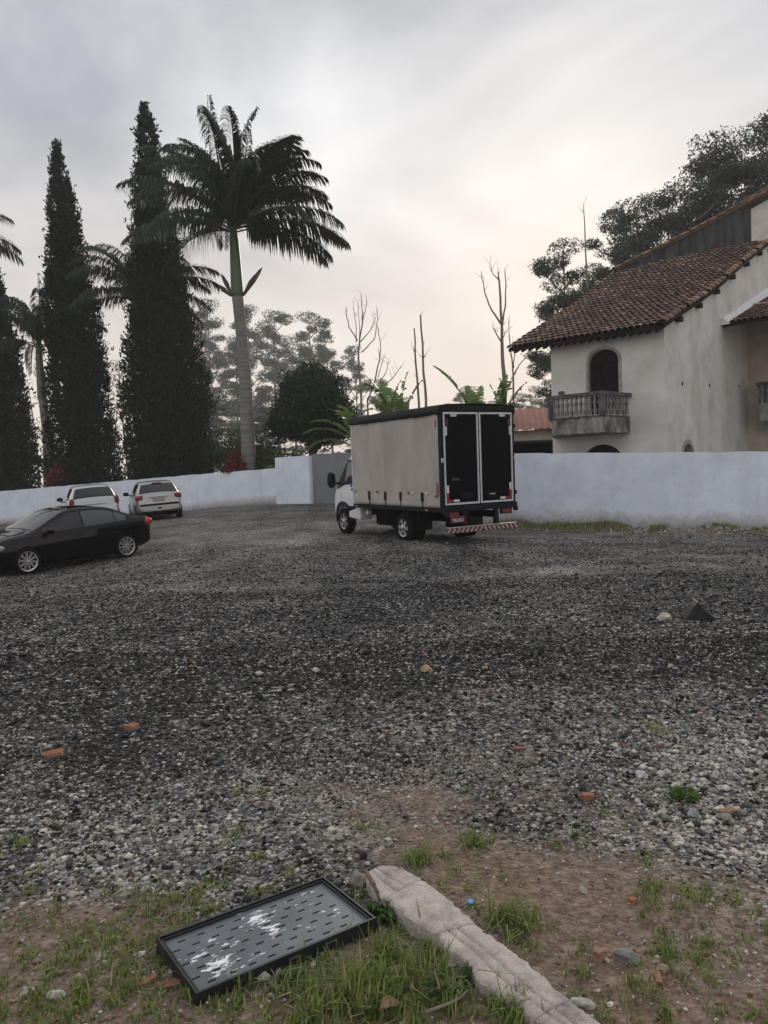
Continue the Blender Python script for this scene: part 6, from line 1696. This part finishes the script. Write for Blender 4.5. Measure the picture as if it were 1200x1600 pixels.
# ------------------------------------------------------------------ tufts and weeds that stand out singly
def tuft(name, label, px, py, n, h, r, cat='grass tuft', wide=.005, lean=.8, colr=None, dry=.08):
    p = gat(px, py); base = Vector((p.x, p.y, float(gzf(p.x, p.y)) - .004)); 
    P = np.stack([rng.normal(0, r, n), rng.normal(0, r, n), np.zeros(n)], -1)
    C = grass_cols(n, dry) if colr is None else leafy(n, colr, .35)
    V, F, CC = blades(P, h * .5 * np.exp(rng.normal(0, .4, n)), rng.uniform(.7, 1.3, n) * wide, C, lean)
    o = link(name, np_mesh(name, V, F, GRASS, {'Col': CC})); o.location = base
    return tag(o, label, cat)
tuft('grass_tuft', 'tall dense grass tuft against the front side of the black crate', 560, 1548, 300, .11, .06, lean=1.2)
tuft('grass_tuft', 'long-bladed grass tuft between crate and concrete kerb', 640, 1535, 150, .12, .05, lean=1.3)
tuft('grass_tuft', 'upright green grass tuft on soil right of the kerb', 812, 1445, 130, .13, .04, lean=1.1)
tuft('grass_tuft', 'wispy pale grass tuft beside the upright green one', 786, 1440, 110, .15, .022, dry=.5)
tuft('grass_tuft', 'spreading grass tuft above the raised kerb end', 740, 1312, 260, .07, .03)
tuft('grass_tuft', 'short grass tuft touching the raised kerb end', 655, 1342, 240, .075, .03)
tuft('grass_tuft', 'fresh green grass tuft hiding the lower left kerb edge', 800, 1590, 320, .09, .035)
tuft('grass_tuft', 'small bright tuft near the grey boulder', 1042, 1492, 140, .055, .018)
tuft('grass_tuft', 'low tuft with dry stalks on gravel by the yard middle', 1026, 1143, 60, .09, .04, dry=.5)
def weed(label, px, py, n, r, size, colr):
    p = gat(px, py); base = Vector((p.x, p.y, float(gzf(p.x, p.y))))
    d = rand_unit(n); d[:, 2] = np.abs(d[:, 2]) * .6
    P = d * (r * rng.random(n) ** .5)[:, None] + np.array([0, 0, .012])
    nn = np.stack([rng.normal(0, .5, n), rng.normal(0, .5, n), np.ones(n)], -1); nn /= np.linalg.norm(nn, axis=1, keepdims=True)
    V, F, C = leaf_quads(P, nn, rng.uniform(.6, 1.3, n) * size, leafy(n, colr, .35), .55)
    o = link('leafy_weed', np_mesh('leafy_weed', V, F, GRASS, {'Col': C})); o.location = base
    return tag(o, label, 'weed')
weed('low bright leafy weed patch among the coarse stones', 1068, 1243, 170, .085, .030, (.085, .17, .035))
weed('broad-leaved weed between crate corner and kerb end', 600, 1432, 90, .09, .045, (.06, .12, .035))
weed('round-leaved weed at the crate front', 455, 1532, 40, .05, .04, (.075, .12, .045))
weed('leafy weed on soil left of the quartz pebble', 740, 1530, 60, .06, .035, (.065, .12, .035))
weed('flat weed by the bottom edge beside the kerb', 690, 1560, 60, .07, .035, (.07, .12, .04))
# dry leaf and twig
p = gat(608, 1590); G = [[(.075 * (u - .5), .045 * (v - .5) * (1 - (2 * u - 1) ** 2) ** .5, .02 + .02 * (2 * v - 1) ** 2 + .012 * math.sin(u * 4)) for u in np.linspace(.02, .98, 9)] for v in np.linspace(0, 1, 5)]
o = MB().grid(G).build('dry_leaf', material('dry_leaf', (.36, .24, .13), .8, var=.4, vscale=30), smooth=True); o.location = (p.x, p.y, float(gzf(p.x, p.y)) + .01); o.rotation_euler = (.2, .1, .5)
tag(o, 'curled tan dry leaf in the grass below the crate', 'leaf')
tw = MB(); pts = [gat(x, y, .03 + .01 * math.sin(i)) for i, (x, y) in enumerate(((665, 1582), (685, 1574), (705, 1567), (722, 1557), (730, 1548)))]
tw.tube(pts, [.006, .005, .005, .004, .003], 6)
tag(tw.build('twig', MAT['dead_bark'], smooth=True), 'thin bare twig on soil left of the kerb', 'twig')
# ================================================================== haze
hz_ = MB(); hz_.box((0, 318, 16.5), (800, 802, 41))
hm_ = bpy.data.materials.new('haze'); hm_.use_nodes = True
for n in list(hm_.node_tree.nodes):
    if n.type == 'BSDF_PRINCIPLED': hm_.node_tree.nodes.remove(n)
pv = hm_.node_tree.nodes.new('ShaderNodeVolumePrincipled')
pv.inputs['Color'].default_value = (.93, .94, .97, 1); pv.inputs['Density'].default_value = HAZE; pv.inputs['Anisotropy'].default_value = 0.15
hm_.node_tree.links.new(pv.outputs[0], hm_.node_tree.nodes['Material Output'].inputs['Volume'])
ho = hz_.build('haze', hm_)
tag(ho, 'thin pale morning haze filling the air of the yard', 'haze', kind='stuff')
